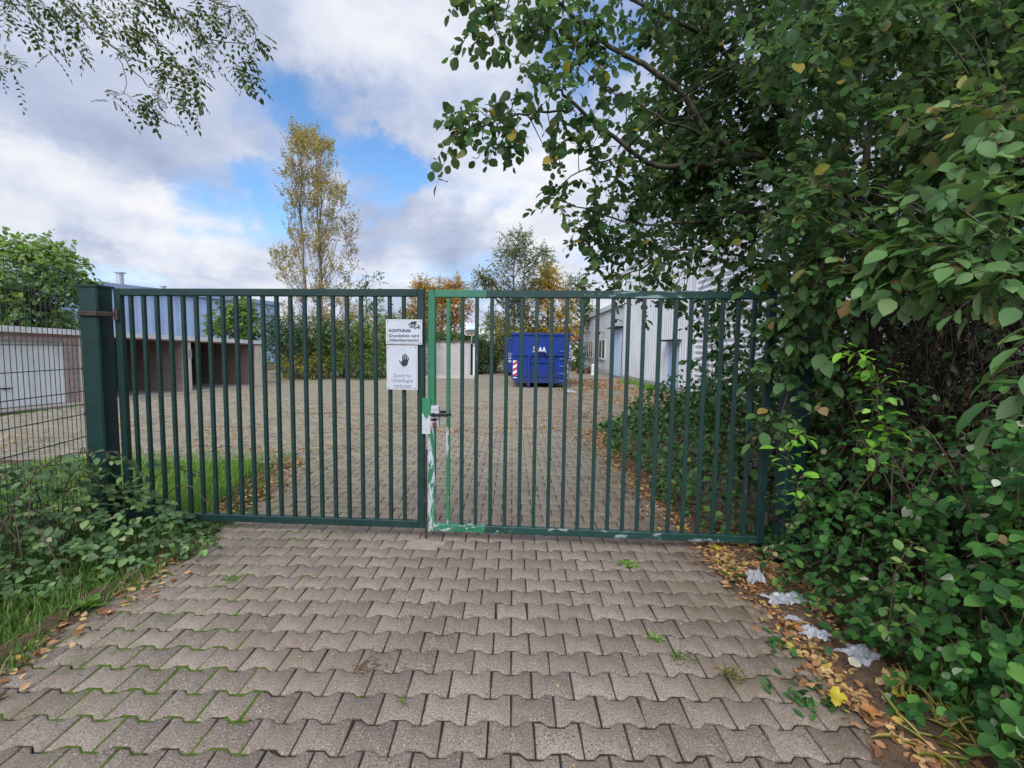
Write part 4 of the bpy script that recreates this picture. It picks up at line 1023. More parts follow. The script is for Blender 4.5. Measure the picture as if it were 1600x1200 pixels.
G_pale = m_leaf('pale_green_maple_leaves', [(0, (.13, .22, .07)), (.5, (.20, .31, .10)), (.85, (.28, .38, .13)), (1, (.36, .40, .17))], trans=.5)
M_pale = bark_mat('pale_poplar_bark', (.16, .135, .10), (.34, .30, .23))
G_pop = m_leaf('yellowing_poplar_leaves', [(0, (.19, .19, .07)), (.4, (.34, .28, .09)), (.7, (.48, .33, .08)), (1, (.56, .36, .09))], trans=.45)
def far_planting():
    # tall sparse poplar with two stems
    d = 27.0; b = at(487, 560, d); zt = zof(487, 208, d)
    b1, b2 = at(478, 560, d), at(503, 560, d + .3)
    st = [vstem(b1, zt * .93, (-.1, 0), 9, .05), vstem(b2, zt * .82, (.0, .1), 9, .05)]
    C = []
    prof = [(198, 474, 486), (215, 464, 500), (235, 453, 515), (270, 444, 524), (310, 445, 534), (350, 448, 538), (390, 450, 540), (425, 446, 546), (460, 442, 550), (500, 442, 554)]
    for i in range(190):
        py = RNG.uniform(212, 520); xl = np.interp(py, [p[0] for p in prof], [p[1] for p in prof]); xr = np.interp(py, [p[0] for p in prof], [p[2] for p in prof])
        px = RNG.uniform(xl, xr); q = at(px, py, d + RNG.uniform(-2, 2)); C.append(tuple(q))
    for (x0, x1, y0, y1, n) in ((428, 448, 395, 440, 9), (536, 556, 345, 420, 10), (455, 480, 205, 225, 5), (455, 490, 202, 225, 6), (505, 520, 218, 240, 4)):
        for i in range(n): C.append(tuple(at(RNG.uniform(x0, x1), RNG.uniform(y0, y1), d + RNG.uniform(-1, 1))))
    tree('poplar_tree', 'tallest tree in the yard, a sparse yellowing poplar with two stems', (b.x, b.y, 0), st, C, G_pop, per=9, slen=.5, K=8, ls=.105, wr=.7, r0=.13, bark=M_pale, limbk=.4, dirup=.9, outw=.35, clr=.42, droop=-.1, twig=.012)
    # broad leaved trees over the garages
    d = 17.0; b = at(58, 500, d)
    C = np.concatenate([ell(46, at(50, 455, d), (1.75, 1.5, 1.15)), ell(26, at(60, 395, d), (1.0, 1.0, .8)), ell(10, at(112, 435, d), (.45, .6, .5)), ell(16, at(0, 470, d), (1.2, 1.2, 1.0)), ell(14, at(60, 505, d), (1.3, 1.0, .5))])
    tree('maple_tree', 'leafy green tree behind the garage with the white door', (b.x, b.y, 0), [vstem(b, 4.6)], C, G_pale, per=8, slen=.45, K=7, ls=.16, wr=.9, tpl=LEAF_MID, r0=.12, clr=.36, up=.6, jit=.6, twig=.008)
    d = 25.0; b = at(368, 500, d)
    C = np.concatenate([ell(26, at(366, 505, d), (1.25, 1.1, 1.1)), ell(8, at(372, 480, d), (.7, .7, .5)), ell(6, at(398, 510, d), (.4, .6, .6))])
    tree('young_maple', 'small bright green tree in front of the blue warehouse', (b.x, b.y, 0), [vstem(b, 3.4)], C, G_fresh, per=9, slen=.4, K=6, ls=.18, wr=.9, tpl=LEAF_LO, r0=.09, clr=.34, up=.6, jit=.6, twig=.008)
    # hedge shrubs behind the garages' end, each its own plant
    def shrub(name, label, px, d, w, zt, mat, n, ls=.11, tpl=LEAF_LO, group=None, per=11, slen=.5, zb=.25, **kw):
        b = at(px, 560, d)
        C = ell(n, (b.x, b.y, (zt + zb) / 2), (w, w * .8, (zt - zb) / 2), .45)
        return tree(name, label, (b.x, b.y, 0), [vstem(b, zt * .55, (.1, 0), 5), vstem(b, zt * .5, (.4, .1), 5), vstem(b, zt * .5, (-.4, -.1), 5)], C, mat, per=per, slen=slen, K=8, ls=ls, wr=.65, tpl=tpl, r0=.05, clr=.45, cat='shrub', group=group, up=.6, **kw)
    shrub('evergreen_shrub', 'bluish green evergreen bush next to the end pillar of the garages', 445, 23.8, 1.15, 3.5, G_blue, 46, .11, per=15, grav=.15)
    shrub('evergreen_shrub', 'dark green evergreen bush below the poplar stems', 488, 24.6, 1.35, 3.2, G_dark, 46, .11, per=14)
    shrub('leafy_shrub', 'mid green leafy bush right of the poplar', 536, 25.0, 1.35, 3.25, G_green, 46, .12, per=13)
    shrub('leafy_shrub', 'bright green bush just left of the signs', 590, 25.4, 1.3, 3.7, G_fresh, 46, .12, per=13)
    shrub('leafy_shrub', 'dark leafy bush behind the signs beside the concrete wall', 632, 26.5, 1.3, 3.6, G_dark, 40, .12, per=13)
    shrub('leafy_shrub', 'low weedy bush at the foot of the poplar', 470, 23.0, 1.2, 1.25, G_mixed, 26, .10)
    shrub('leafy_shrub', 'low green bush in front of the hedge by the signs', 565, 23.6, 1.5, 1.6, G_green, 34, .10)
    shrub('autumn_shrub', 'orange autumn bush behind the poplar and hedge', 535, 31, 2.6, 4.5, G_yellow, 46, .14, slen=.6, per=9)
    d = 28; b = at(574, 560, d)
    C = [tuple(at(RNG.normal(574 + (y - 420) * .0, 10 + (y - 420) * .12), y, d + RNG.uniform(-.5, .5))) for y in RNG.uniform(425, 520, 30)] + [tuple(at(x, y, d)) for x, y in ((598, 428), (592, 440), (612, 500), (620, 508), (550, 445), (560, 455))]
    tree('sapling', 'slim green sapling standing up between the poplar and the signs', (b.x, b.y, 0), [vstem(b, zof(574, 425, d))], C, G_green, per=5, slen=.45, K=7, ls=.12, r0=.05, dirup=.5, clr=.25, twig=.008)
    # orange tree over the concrete wall
    d = 33.5; b = at(690, 560, d)
    C = np.concatenate([ell(60, at(690, 485, d), (2.35, 1.8, 1.75)), ell(16, at(668, 450, d), (.9, .9, .7)), ell(16, at(705, 452, d), (1.0, .9, .6)), ell(14, at(645, 500, d), (.7, .9, 1.1))])
    tree('autumn_tree', 'round orange autumn tree above the concrete wall', (b.x, b.y, 0), [vstem(b, 5.0), vstem(b, 4.4, (1.0, 0)), vstem(b, 4.4, (-1.0, 0))], C, G_orange, per=13, slen=.65, K=8, ls=.14, r0=.12, clr=.45, twig=.012)
    shrub('brown_tree', 'taller brownish tree top behind the orange tree', 668, 38, 2.4, 6.6, G_olive, 50, .14, slen=.7, per=8, zb=2.0)
    d = 34.0; b = at(802, 560, d)
    C = np.concatenate([ell(60, at(800, 430, d), (2.3, 2.0, 2.5)), ell(20, at(808, 380, d), (1.2, 1.2, .8)), ell(14, at(755, 435, d), (.6, .8, .6)), ell(10, at(848, 400, d), (.5, .8, .6)), ell(20, at(790, 490, d), (1.6, 1.2, 1.2))])
    tree('birch_tree', 'airy grey green tree towering behind the skips', (b.x, b.y, 0), [vstem(b, zof(802, 385, d)), vstem(at(812, 560, d), zof(812, 400, d), (.3, 0))], C, G_grey, per=9, slen=.65, K=8, ls=.14, r0=.13, dirup=.25, clr=.45, twig=.012)
    d = 36.0; b = at(855, 560, d)
    C = [tuple(at(855 + RNG.normal(0, 1) * (4 + (y - 415) * .22), y, d + RNG.uniform(-1.3, 1.3))) for y in RNG.uniform(418, 525, 95)]
    tree('golden_tree', 'pointed golden yellow tree behind the blue skip', (b.x, b.y, 0), [vstem(b, zof(855, 420, d))], C, G_yellow, per=10, slen=.55, K=8, ls=.15, r0=.12, dirup=.3, clr=.42, twig=.012)
    d = 39.0; b = at(905, 560, d)
    C = np.concatenate([ell(34, at(897, 460, d), (1.5, 1.3, 1.7)), ell(26, at(895, 505, d), (1.9, 1.3, 1.3)), ell(12, at(918, 478, d), (.5, .8, .7))])
    tree('green_tree', 'pale green tree between the golden tree and the factory', (b.x, b.y, 0), [vstem(b, zof(900, 430, d))], C, G_grey, per=9, slen=.6, K=8, ls=.15, r0=.12, clr=.42, dirup=.2, twig=.012)
    shrub('leafy_shrub', 'yellow green bush left of the skips', 772, 31.5, 1.5, 4.1, G_mixed, 54, .13, per=11, slen=.6)
    shrub('leafy_shrub', 'dark green bush at the right end of the concrete wall', 752, 30.0, .75, 2.6, G_dark, 26, .11)
    shrub('leafy_shrub', 'tall bush directly behind the skips', 812, 36, 2.2, 4.6, G_mixed, 50, .14, per=10, slen=.7)
    shrub('leafy_shrub', 'green bush growing between the skip and the factory windows', 897, 36, .8, 2.3, G_green, 26, .12)
    # ivy along the top of the concrete box
    p = gnd(652, 585); q = gnd(741, 585)
    X = RNG.uniform(p.x - .7, q.x + .1, 60); C = np.stack([X, RNG.uniform(p.y + .05, p.y + 1.2, 60), RNG.uniform(2.12, 2.5, 60)], 1)
    T = thing('ivy_bush', 'band of dark ivy growing over the top of the concrete wall', 'ivy', ((p.x + q.x) / 2, p.y + .5, 2.1))
    lv, tw = clump_sprays(C, .22, 9, .35, 7, .10, 0.1, .8, wr=.9, tpl=LEAF_LO); npmesh('foliage', *lv, G_dark, T); npmesh('twigs', *tw, M_twig, T)
    # wood closing the view far behind
    n = 9000; P = np.stack([RNG.uniform(-75, 45, n), RNG.uniform(68, 90, n), np.zeros(n)], 1)
    hh = 4.2 + 1.3 * np.sin(P[:, 0] * .23) + .9 * np.sin(P[:, 0] * .61 + 1); P[:, 2] = hh * RNG.uniform(0, 1, n) ** .7
    A = rdir(n); N = rdir(n) + np.array([0, -.4, .8]); L = RNG.uniform(.5, 1.0, n)
    V, FS = leafverts(P, A, N, L, L * .8, LEAF_LO)
    tagset(npmesh('distant_wood', V, FS, G_mixed), kind='stuff')
far_planting()

# ------------------------------------------------------------------ the big tree and thicket on the right
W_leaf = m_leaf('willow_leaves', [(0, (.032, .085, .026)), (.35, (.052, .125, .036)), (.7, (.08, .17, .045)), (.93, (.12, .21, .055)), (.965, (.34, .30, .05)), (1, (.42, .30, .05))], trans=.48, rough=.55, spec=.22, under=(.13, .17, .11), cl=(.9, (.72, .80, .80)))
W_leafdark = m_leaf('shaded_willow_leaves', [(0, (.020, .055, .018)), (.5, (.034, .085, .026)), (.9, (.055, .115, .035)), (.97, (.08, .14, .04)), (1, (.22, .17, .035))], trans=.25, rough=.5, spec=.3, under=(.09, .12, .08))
B_leaf = m_leaf('bramble_leaves', [(0, (.020, .066, .018)), (.4, (.038, .118, .026)), (.8, (.07, .185, .036)), (.95, (.12, .27, .05)), (.985, (.45, .47, .36)), (1, (.30, .16, .03))], trans=.3, rough=.58, spec=.22, under=(.20, .24, .17))
B_lime = m_leaf('lime_young_leaves', [(0, (.16, .38, .04)), (.6, (.24, .50, .05)), (1, (.34, .56, .11))], trans=.4, rough=.45)
I_leaf = m_leaf('ivy_leaves', [(0, (.024, .07, .018)), (.4, (.045, .12, .026)), (.75, (.075, .175, .038)), (.95, (.13, .25, .055)), (1, (.26, .25, .06))], trans=.28, rough=.42, spec=.4)
L_leaf = m_leaf('left_bramble_leaves', [(0, (.05, .105, .038)), (.4, (.09, .17, .058)), (.8, (.145, .25, .08)), (.97, (.21, .33, .10)), (1, (.46, .40, .2))], trans=.32, rough=.45, spec=.4, under=(.16, .2, .15))
D_leaf = m_leaf('dead_leaves', [(0, (.012, .009, .006)), (.4, (.024, .017, .010)), (.65, (.042, .027, .014)), (.72, (.02, .045, .016)), (.93, (.03, .07, .022)), (.96, (.09, .055, .022)), (1, (.13, .07, .025))], trans=.12, rough=.8, spec=.15)

def big_tree():
    b = at(1295, 640, 4.75)
    T = thing('goat_willow', 'big dark leaved tree arching over the gate from the right', 'tree', (b.x, b.y, 0))
    def PLn(l): return [at(*p) for p in l]
    limbs = {
        's1': ([(1300, 905, 4.75), (1302, 640, 4.7), (1312, 300, 4.6), (1328, 130, 4.5), (1345, -60, 4.4), (1380, -260, 4.3)], .085, .04),
        's2': ([(1285, 890, 4.8), (1284, 640, 4.75), (1262, 330, 4.6), (1225, 180, 4.4), (1180, 20, 4.2), (1130, -160, 4.0)], .07, .03),
        's3': ([(1315, 920, 4.65), (1322, 640, 4.6), (1372, 300, 4.35), (1462, 60, 4.1), (1540, -120, 3.9)], .06, .03),
        's4': ([(1296, 640, 4.8), (1290, 330, 4.9), (1295, 60, 5.0), (1280, -150, 5.1)], .05, .025),
        's5': ([(1334, 640, 4.6), (1352, 300, 4.5), (1368, 60, 4.5), (1360, -150, 4.5)], .04, .02),
        'A': ([(1268, 360, 4.6), (1190, 262, 4.4), (1106, 210, 4.2), (1053, 134, 4.0), (950, 69, 3.8), (860, -5, 3.6)], .042, .012),
        'B': ([(1262, 330, 4.6), (1197, 250, 4.4), (1105, 256, 4.2), (1028, 259, 4.0), (981, 231, 3.8), (900, 166, 3.6), (872, 140, 3.5)], .035, .008),
        'C': ([(900, 172, 3.6), (840, 176, 3.5), (778, 187, 3.4), (712, 210, 3.3)], .010, .004),
        'D': ([(1210, 320, 4.5), (1110, 345, 4.3), (1010, 350, 4.1), (940, 335, 4.0), (868, 312, 3.9)], .016, .004),
        'E': ([(1262, 420, 4.6), (1150, 400, 4.5), (1060, 390, 4.4), (1000, 420, 4.3), (955, 438, 4.3)], .016, .004),
        'F': ([(1225, 180, 4.4), (1120, 70, 4.2), (1010, 10, 4.0), (900, -60, 3.9)], .028, .010),
        'G': ([(1120, -100, 4.0), (960, -60, 3.6), (830, -20, 3.4), (760, 20, 3.3)], .022, .006),
        'H': ([(1322, 460, 4.6), (1420, 300, 4.0), (1500, 230, 3.4), (1560, 200, 3.0)], .03, .010),
        'I': ([(1316, 420, 4.6), (1370, 380, 3.9), (1400, 400, 3.2), (1420, 430, 2.7)], .02, .006),
        'J': ([(1028, 259, 4.0), (960, 250, 3.9), (905, 268, 3.9), (862, 300, 3.9)], .010, .003),
        'K': ([(1106, 210, 4.2), (1040, 190, 4.0), (980, 150, 3.9), (930, 130, 3.8)], .012, .004),
    }
    m = MB()
    for pl, r0, r1 in limbs.values():
        P = PLn(pl); n = len(P); Q = []
        for i in range(n - 1):
            p0, p1, p2, p3 = P[max(i - 1, 0)], P[i], P[i + 1], P[min(i + 2, n - 1)]
            for f in (0, .25, .5, .75):
                Q.append(.5 * ((2 * p1) + (p2 - p0) * f + (2 * p0 - 5 * p1 + 4 * p2 - p3) * f * f + (3 * p1 - p0 - 3 * p2 + p3) * f ** 3) + Vector(RNG.normal(0, .008, 3)))
        Q.append(P[-1]); k = len(Q); m.tube(Q, [r0 + (r1 - r0) * i / (k - 1) for i in range(k)], 8)
    # clumps of leaves, listed where the crown shows them
    cl = [(760, 15, 3.3, 26), (790, 30, 3.3, 26), (820, 15, 3.4, 30), (850, 45, 3.5, 26), (745, 5, 3.3, 18), (880, 15, 3.6, 34), (920, 30, 3.7, 34), (830, 70, 3.5, 20), (775, 50, 3.3, 14), (795, 88, 3.3, 10),
          (840, 100, 3.5, 20), (865, 115, 3.5, 22), (890, 95, 3.6, 22), (915, 80, 3.7, 24), (935, 115, 3.8, 20), (860, 145, 3.5, 16), (900, 140, 3.6, 18), (925, 55, 3.7, 20),
          (715, 212, 3.3, 14), (725, 200, 3.3, 12), (748, 168, 3.35, 15), (757, 185, 3.35, 14), (775, 200, 3.4, 14), (800, 170, 3.45, 10), (808, 205, 3.45, 15), (785, 215, 3.4, 10), (740, 190, 3.3, 10),
          (890, 180, 3.6, 18), (920, 185, 3.7, 22), (950, 170, 3.8, 22), (980, 190, 3.9, 26), (1005, 170, 4.0, 24), (860, 225, 3.6, 14), (855, 240, 3.6, 10), (925, 230, 3.8, 18), (950, 255, 3.9, 22), (975, 275, 3.9, 22), (935, 280, 3.9, 18), (905, 235, 3.8, 12), (890, 290, 3.9, 9), (866, 314, 3.9, 8), (990, 215, 4.0, 22),
          (925, 310, 4.0, 20), (950, 330, 4.0, 22), (980, 320, 4.0, 26), (1010, 300, 4.1, 28), (930, 345, 4.0, 16), (955, 365, 4.1, 22), (985, 355, 4.1, 24), (905, 350, 4.0, 10), (915, 378, 4.1, 14), (940, 390, 4.2, 18), (935, 412, 4.2, 12), (965, 395, 4.2, 20), (960, 430, 4.3, 12), (945, 443, 4.3, 9), (1000, 380, 4.3, 20), (1020, 400, 4.3, 16), (1040, 375, 4.3, 22), (1045, 425, 4.4, 10), (1062, 395, 4.4, 16), (1030, 442, 4.4, 7), (1078, 432, 4.4, 12),
          (1045, 478, 4.6, 7), (1065, 470, 4.6, 7), (1003, 471, 4.6, 5), (1090, 465, 4.6, 10), (1150, 470, 4.5, 12)]
    C = [tuple(at(x, y, d + RNG.uniform(-.2, .2))) for x, y, d, r in cl]; Rr = [r * d / 720 for x, y, d, r in cl]
    for i in range(175):
        px = RNG.uniform(1010, 1640); py = RNG.uniform(-90, (440 if px < 1300 else 400) - max(0, (1150 - px)) * .75)
        lo = 3.9 if px < 1200 else 2.8; d = RNG.uniform(lo, 5.3)
        if 1310 < px < 1400 and 110 < py < 240 and d < 4.9 and RNG.random() < .75: continue
        C.append(tuple(at(px, py, d))); Rr.append(RNG.uniform(.17, .30))
    for i in range(34): C.append(tuple(at(RNG.uniform(1005, 1190), RNG.uniform(190, 380), RNG.uniform(4.4, 5.4)))); Rr.append(RNG.uniform(.18, .28))
    for i in range(60):                                        # unseen crown above the picture, clumps added to shade the hollow
        C.append((RNG.uniform(.2, 5.2), RNG.uniform(3.0, 5.6), RNG.uniform(4.7, 6.6))); Rr.append(.34)
    C = np.array(C); Rr = np.array(Rr)
    per = np.clip((Rr / .16) ** 1.4 * 8, 4, 19).astype(int)
    lvs, tws = [], []
    for k in np.unique(per):
        s = per == k
        a, b2 = clump_sprays(C[s], Rr[s], int(k * 1.15) + 1, .21, 9, .058, .15, .8, wr=.74, tpl=LEAF_OV, up=.6, jit=.6, lsv=.38, twig=.003)
        lvs.append(a); tws.append(b2)
    allp = np.concatenate([np.array([tuple(p) for p in PLn(pl)]) for pl, _, _ in limbs.values()])
    # finer samples along limbs so that every clump hangs on one
    seg = []
    for pl, _, _ in limbs.values():
        P = [np.array(p) for p in PLn(pl)]
        for a, b2 in zip(P[:-1], P[1:]):
            for f in np.linspace(0, 1, 5): seg.append(a + (b2 - a) * f)
    seg = np.array(seg)
    for c in C:
        i = int(np.argmin(np.linalg.norm(seg - c, axis=1))); L = np.linalg.norm(seg[i] - c)
        if L > .05 and L < 1.3: limb(m, seg[i], c, .004 + .004 * L, .002, 4, -.12)
    obj('trunk', m, M_barkgreen, T, smooth=True)
    npmesh('crown', *join(lvs), W_leaf, T)
    npmesh('twigs', *join(tws), M_twig, T)
big_tree()

def shoot(name, label, pts, n, ls, mat, slen=.12, K=5, r=.004, per=1, cat='shoot', wr=.62, tpl=LEAF_HI, stem=None, **kw):
    T = thing(name, label, cat, pts[0]); m = MB(); ctube(m, pts, [r, r * .4], 6); pts = curve(pts, 3); obj('stem', m, stem or M_cane, T, smooth=True)
    P = np.array([tuple(p) for p in pts]); s = np.linspace(.15, 1, n) * (len(P) - 1); i = np.clip(s.astype(int), 0, len(P) - 2); f = (s - i)[:, None]
    Q = P[i] * (1 - f) + P[i + 1] * f; D = nrm(P[i + 1] - P[i]); sd = nrm(np.cross(D, np.array([.1, .2, 1]))) * np.where(np.arange(n) % 2 == 0, 1, -1)[:, None]
    lv, tw = sprays(Q, D * .5 + sd + RNG.normal(0, .3, (n, 3)), slen, K, ls, wr=wr, tpl=tpl, twig=.0018, **kw)
    npmesh('leaves', *lv, mat, T); npmesh('twigs', *tw, stem or M_cane, T)
    return T

def mound_leaves(n, xs, ys, hf, ls, wr, tpl, power=.5, up=.7, jit=.5, rnd=.25):
    x = RNG.uniform(*xs, n); y = RNG.uniform(*ys, n); h = hf(x, y); k = h > .03
    x, y, h = x[k], y[k], h[k]; e = .05
    gx = (hf(x + e, y) - hf(x - e, y)) / (2 * e); gy = (hf(x, y + e) - hf(x, y - e)) / (2 * e)
    z = h * RNG.uniform(0, 1, len(x)) ** power
    N = nrm(np.stack([-gx, -gy, np.full(len(x), 1.0)], 1)); N = N * .7 + np.array([0, 0, up]) + RNG.normal(0, jit, (len(x), 3))
    out = nrm(np.stack([-gx, -gy, np.full(len(x), .05)], 1)); A = out * .6 + RNG.normal(0, .8, (len(x), 3)) + np.array([0, 0, -.25])
    L = ls * np.clip(RNG.normal(1, rnd, len(x)), .4, 1.7)
    return leafverts(np.stack([x, y, z], 1), A, N, L, L * wr * RNG.uniform(.85, 1.15, len(x)), tpl)
def wob(x, y, f, a): return a * (np.sin(x * f + 1.3) * np.cos(y * f * 1.17 + .4) + .5 * np.sin(x * f * 2.3 + y * f * 1.9))
def trifol(n, xs, ys, hf, ls, mat_tpl=LEAF_HI, up=.7):
    """bramble leaves: three or five leaflets on one stalk"""
    x = RNG.uniform(*xs, n); y = RNG.uniform(*ys, n); h = hf(x, y); k = h > .04
    x, y, h = x[k], y[k], h[k]; e = .05; m = len(x)
    gx = (hf(x + e, y) - hf(x - e, y)) / (2 * e); gy = (hf(x, y + e) - hf(x, y - e)) / (2 * e)
    z = h * RNG.uniform(.25, 1.05, m) ** .5
    N = nrm(np.stack([-gx, -gy, np.ones(m)], 1)) * .7 + np.array([0, 0, up]) + RNG.normal(0, .35, (m, 3)); N = nrm(N)
    A = nrm(np.stack([-gx, -gy, np.zeros(m)], 1)) * .7 + RNG.normal(0, .7, (m, 3)); A = nrm(A - N * (A * N).sum(1, keepdims=True))
    S = np.cross(N, A); P = np.stack([x, y, z], 1); out = []
    L = ls * np.clip(RNG.normal(1, .22, m), .5, 1.6)
    for a, f in ((0, 1.0), (1.25, .85), (-1.25, .85)):
        ax = A * math.cos(a) + S * math.sin(a)
        out.append(leafverts(P + ax * (L * .12)[:, None], ax + RNG.normal(0, .12, (m, 3)), N + RNG.normal(0, .18, (m, 3)), L * f, L * f * .72, mat_tpl))
    return join(out)

def right_thicket():
    # ---- bramble thicket in front of the post
    def hf(x, y):
        edge = 1.95 + .12 * np.sin(y * 2.1) + .07 * np.sin(y * 5.3 + 1) - .10 * np.clip(2.2 - y, 0, 1)
        t = np.clip((x - edge) / .6, 0, 1); return (1.36 - .5 * np.clip((x - 2.55) / .7, 0, 1)) * (1 - (1 - t) ** 2.2) * np.clip((4.05 - y) / .4, 0, 1) * np.clip((y - .9) / .4 + .5, 0, 1) * (1 + wob(x, y, 4.1, .24))
    T = thing('bramble_thicket', 'dense green bramble thicket along the right edge of the driveway', 'bramble', (2.6, 2.6, 0))
    a = trifol(2300, (1.7, 4.2), (1.0, 4.05), hf, .056)
    b = mound_leaves(2400, (1.8, 4.4), (1.0, 4.1), hf, .052, .7, LEAF_HI, power=.8)
    lo = lambda x, y: np.clip((x - 1.98) / .25, 0, 1) * .22 * (1 + wob(x, y, 6, .4)) * (y < 2.7)
    c = trifol(900, (1.95, 3.0), (1.15, 2.7), lo, .046)
    n = 620; x = RNG.uniform(1.95, 3.7, n); y = RNG.uniform(1.1, 4.0, n); h = hf(x, y); k = h > .08; x, y, h = x[k], y[k], h[k]; n = len(x)
    P0 = np.stack([x, y, h * RNG.uniform(.25, .95, n)], 1); D = np.stack([RNG.normal(-.55, .45, n), RNG.normal(-.3, .45, n), RNG.normal(.35, .5, n)], 1)
    lv, tw = sprays(P0, D, RNG.uniform(.18, .46, n), 9, .05, wr=.70, droop=.45, tpl=LEAF_HI, up=1.0, jit=.45, lsv=.4, twig=.0028)
    npmesh('foliage', *join([a, b, c, lv]), B_leaf, T); npmesh('twigs', *tw, M_cane, T)
    m = MB()
    for i in range(46):
        x, y = RNG.uniform(2.1, 3.4), RNG.uniform(1.2, 4.0); h = float(hf(np.array([x + .3]), np.array([y]))[0]); d = RNG.uniform(-.5, .2), RNG.uniform(-.6, .4)
        ctube(m, [(x + .3, y, 0), (x + .2, y, h * .6), (x + d[0] * .5, y + d[1] * .5, h - .04), (x + d[0], y + d[1], h * .7)], [.005, .005, .004, .002])
    obj('canes', m, M_cane, T, smooth=True)
    # ---- dead brown tangle in the hollow behind it
    T = thing('dead_vine_tangle', 'dark tangle of dry brown vines and dead leaves under the tree on the right', 'vines', (3.3, 3.9, 0))
    n = 1500; P0 = np.stack([RNG.uniform(2.45, 4.6, n), RNG.uniform(2.7, 4.7, n), RNG.uniform(.5, 2.35, n)], 1); P0[:, 0] = np.maximum(P0[:, 0], P0[:, 1] * .66)
    D = rdir(n) * np.array([.5, .5, .6]) + np.array([0, 0, -.9]); lv, tw = sprays(P0, D, RNG.uniform(.3, .9, n), 8, .045, wr=.6, droop=.1, up=.2, jit=.9, tpl=LEAF_MID, twig=.003)
    npmesh('dead_foliage', *lv, D_leaf, T); npmesh('twigs', *tw, M_drytwig, T)
    m = MB()
    for i in range(26):
        x, y = RNG.uniform(2.5, 4.0), RNG.uniform(3.2, 4.6); ctube(m, [(x, y, RNG.uniform(2.2, 3.2)), (x + RNG.normal(0, .12), y, 1.7), (x + RNG.normal(0, .2), y + .1, .9), (x + RNG.normal(0, .2), y, .1)], [.002, .003, .004, .005])
    obj('hanging_stems', m, M_drytwig, T, smooth=True)
    # ---- evergreen mass behind, closing the view
    T = thing('evergreen_hedge', 'deep green unlit hedge behind the tree at the right edge', 'hedge', (4.4, 4.6, 0))
    n = 1500; C = np.stack([RNG.uniform(3.3, 5.6, n), RNG.uniform(2.3, 6.6, n), RNG.uniform(.1, 5.6, n)], 1)
    k = (C[:, 0] > 3.1 + .11 * C[:, 1]) & ~((np.abs(C[:, 0] / C[:, 1] - .78) < .06) & (C[:, 2] > 3.2)); C = C[k]
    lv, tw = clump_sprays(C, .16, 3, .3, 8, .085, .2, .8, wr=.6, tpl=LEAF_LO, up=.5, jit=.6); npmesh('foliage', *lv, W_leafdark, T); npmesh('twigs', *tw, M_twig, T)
    m = MB()
    for i in range(9): x, y = RNG.uniform(3.8, 5.2), RNG.uniform(3, 6); m.tube([(x, y, 0), (x + .1, y, 2), (x, y + .1, 4.5)], [.04, .03, .012], 6)
    obj('trunk', m, M_bark, T)
    # ---- low leafy bough with large leaves at the mouth of the hollow
    T = thing('leafy_bough', 'bough of large pale green leaves hanging over the right gate post', 'branch', tuple(at(1400, 330, 2.9)))
    cl = [(1235, 425, 3.4, 30), (1285, 415, 3.1, 44), (1330, 400, 2.9, 46), (1370, 415, 2.7, 42), (1410, 390, 2.6, 46), (1440, 415, 2.5, 30), (1300, 450, 3.0, 26), (1275, 470, 3.2, 20), (1480, 360, 2.4, 50), (1520, 400, 2.2, 40), (1560, 370, 2.1, 56), (1590, 420, 2.0, 40), (1450, 330, 2.6, 50), (1380, 350, 2.9, 44), (1540, 290, 2.2, 60), (1262, 560, 3.45, 16), (1218, 575, 3.5, 10), (1285, 590, 3.6, 20), (1250, 480, 3.4, 18), (1275, 530, 3.3, 18), (1220, 650, 3.4, 12), (1225, 510, 3.5, 7), (1570, 180, 2.3, 60), (1500, 200, 2.6, 56)]
    C = np.array([tuple(at(x, y, d)) for x, y, d, r in cl]); Rr = np.array([r * d / 720 for x, y, d, r in cl])
    lv, tw = clump_sprays(C, Rr, 12, .22, 6, .085, .3, .8, wr=.66, tpl=LEAF_HI, up=.8, jit=.4, twig=.003); npmesh('leaves', *lv, G_bough, T); npmesh('twigs', *tw, M_twig, T)
    m = MB(); s0 = at(1330, 300, 3.8)
    for c in C: limb(m, s0, c, .008, .003, 5, -.06)
    obj('stem', m, M_bark, T, smooth=True)
    # near twig with big leaves at the right rim of the picture
    shoot('leafy_twig', 'close twig of big green leaves poking in at the right edge', [at(1680, 470, 1.25), at(1640, 520, 1.2), at(1605, 575, 1.15), at(1590, 625, 1.12)], 9, .085, G_bough, slen=.07, K=2, wr=.5, up=1.2, jit=.3, cat='twig')
    # ---- lime green young shoots catching the light
    shoot('lime_shoot', 'lime green young shoot in front of the dark hollow by the right gate post', [at(1330, 780, 2.6), at(1385, 700, 2.5), at(1372, 640, 2.45), at(1368, 580, 2.45), at(1325, 545, 2.45)], 26, .056, B_lime, slen=.075, K=3, wr=.6, up=1.0)
    shoot('lime_shoot', 'short lime green shoot low beside the right gate post', [at(1258, 800, 2.6), at(1242, 745, 2.55), at(1232, 705, 2.5), at(1250, 675, 2.5)], 14, .052, B_lime, slen=.06, K=3, wr=.66, up=1.0)
    shoot('green_shoot', 'green bramble shoot at the bottom edge of the thicket', [at(1385, 1000, 2.1), at(1392, 950, 2.05), at(1400, 890, 2.0), at(1425, 850, 2.0)], 12, .048, G_fresh, slen=.06, K=3, wr=.7, up=1.0)
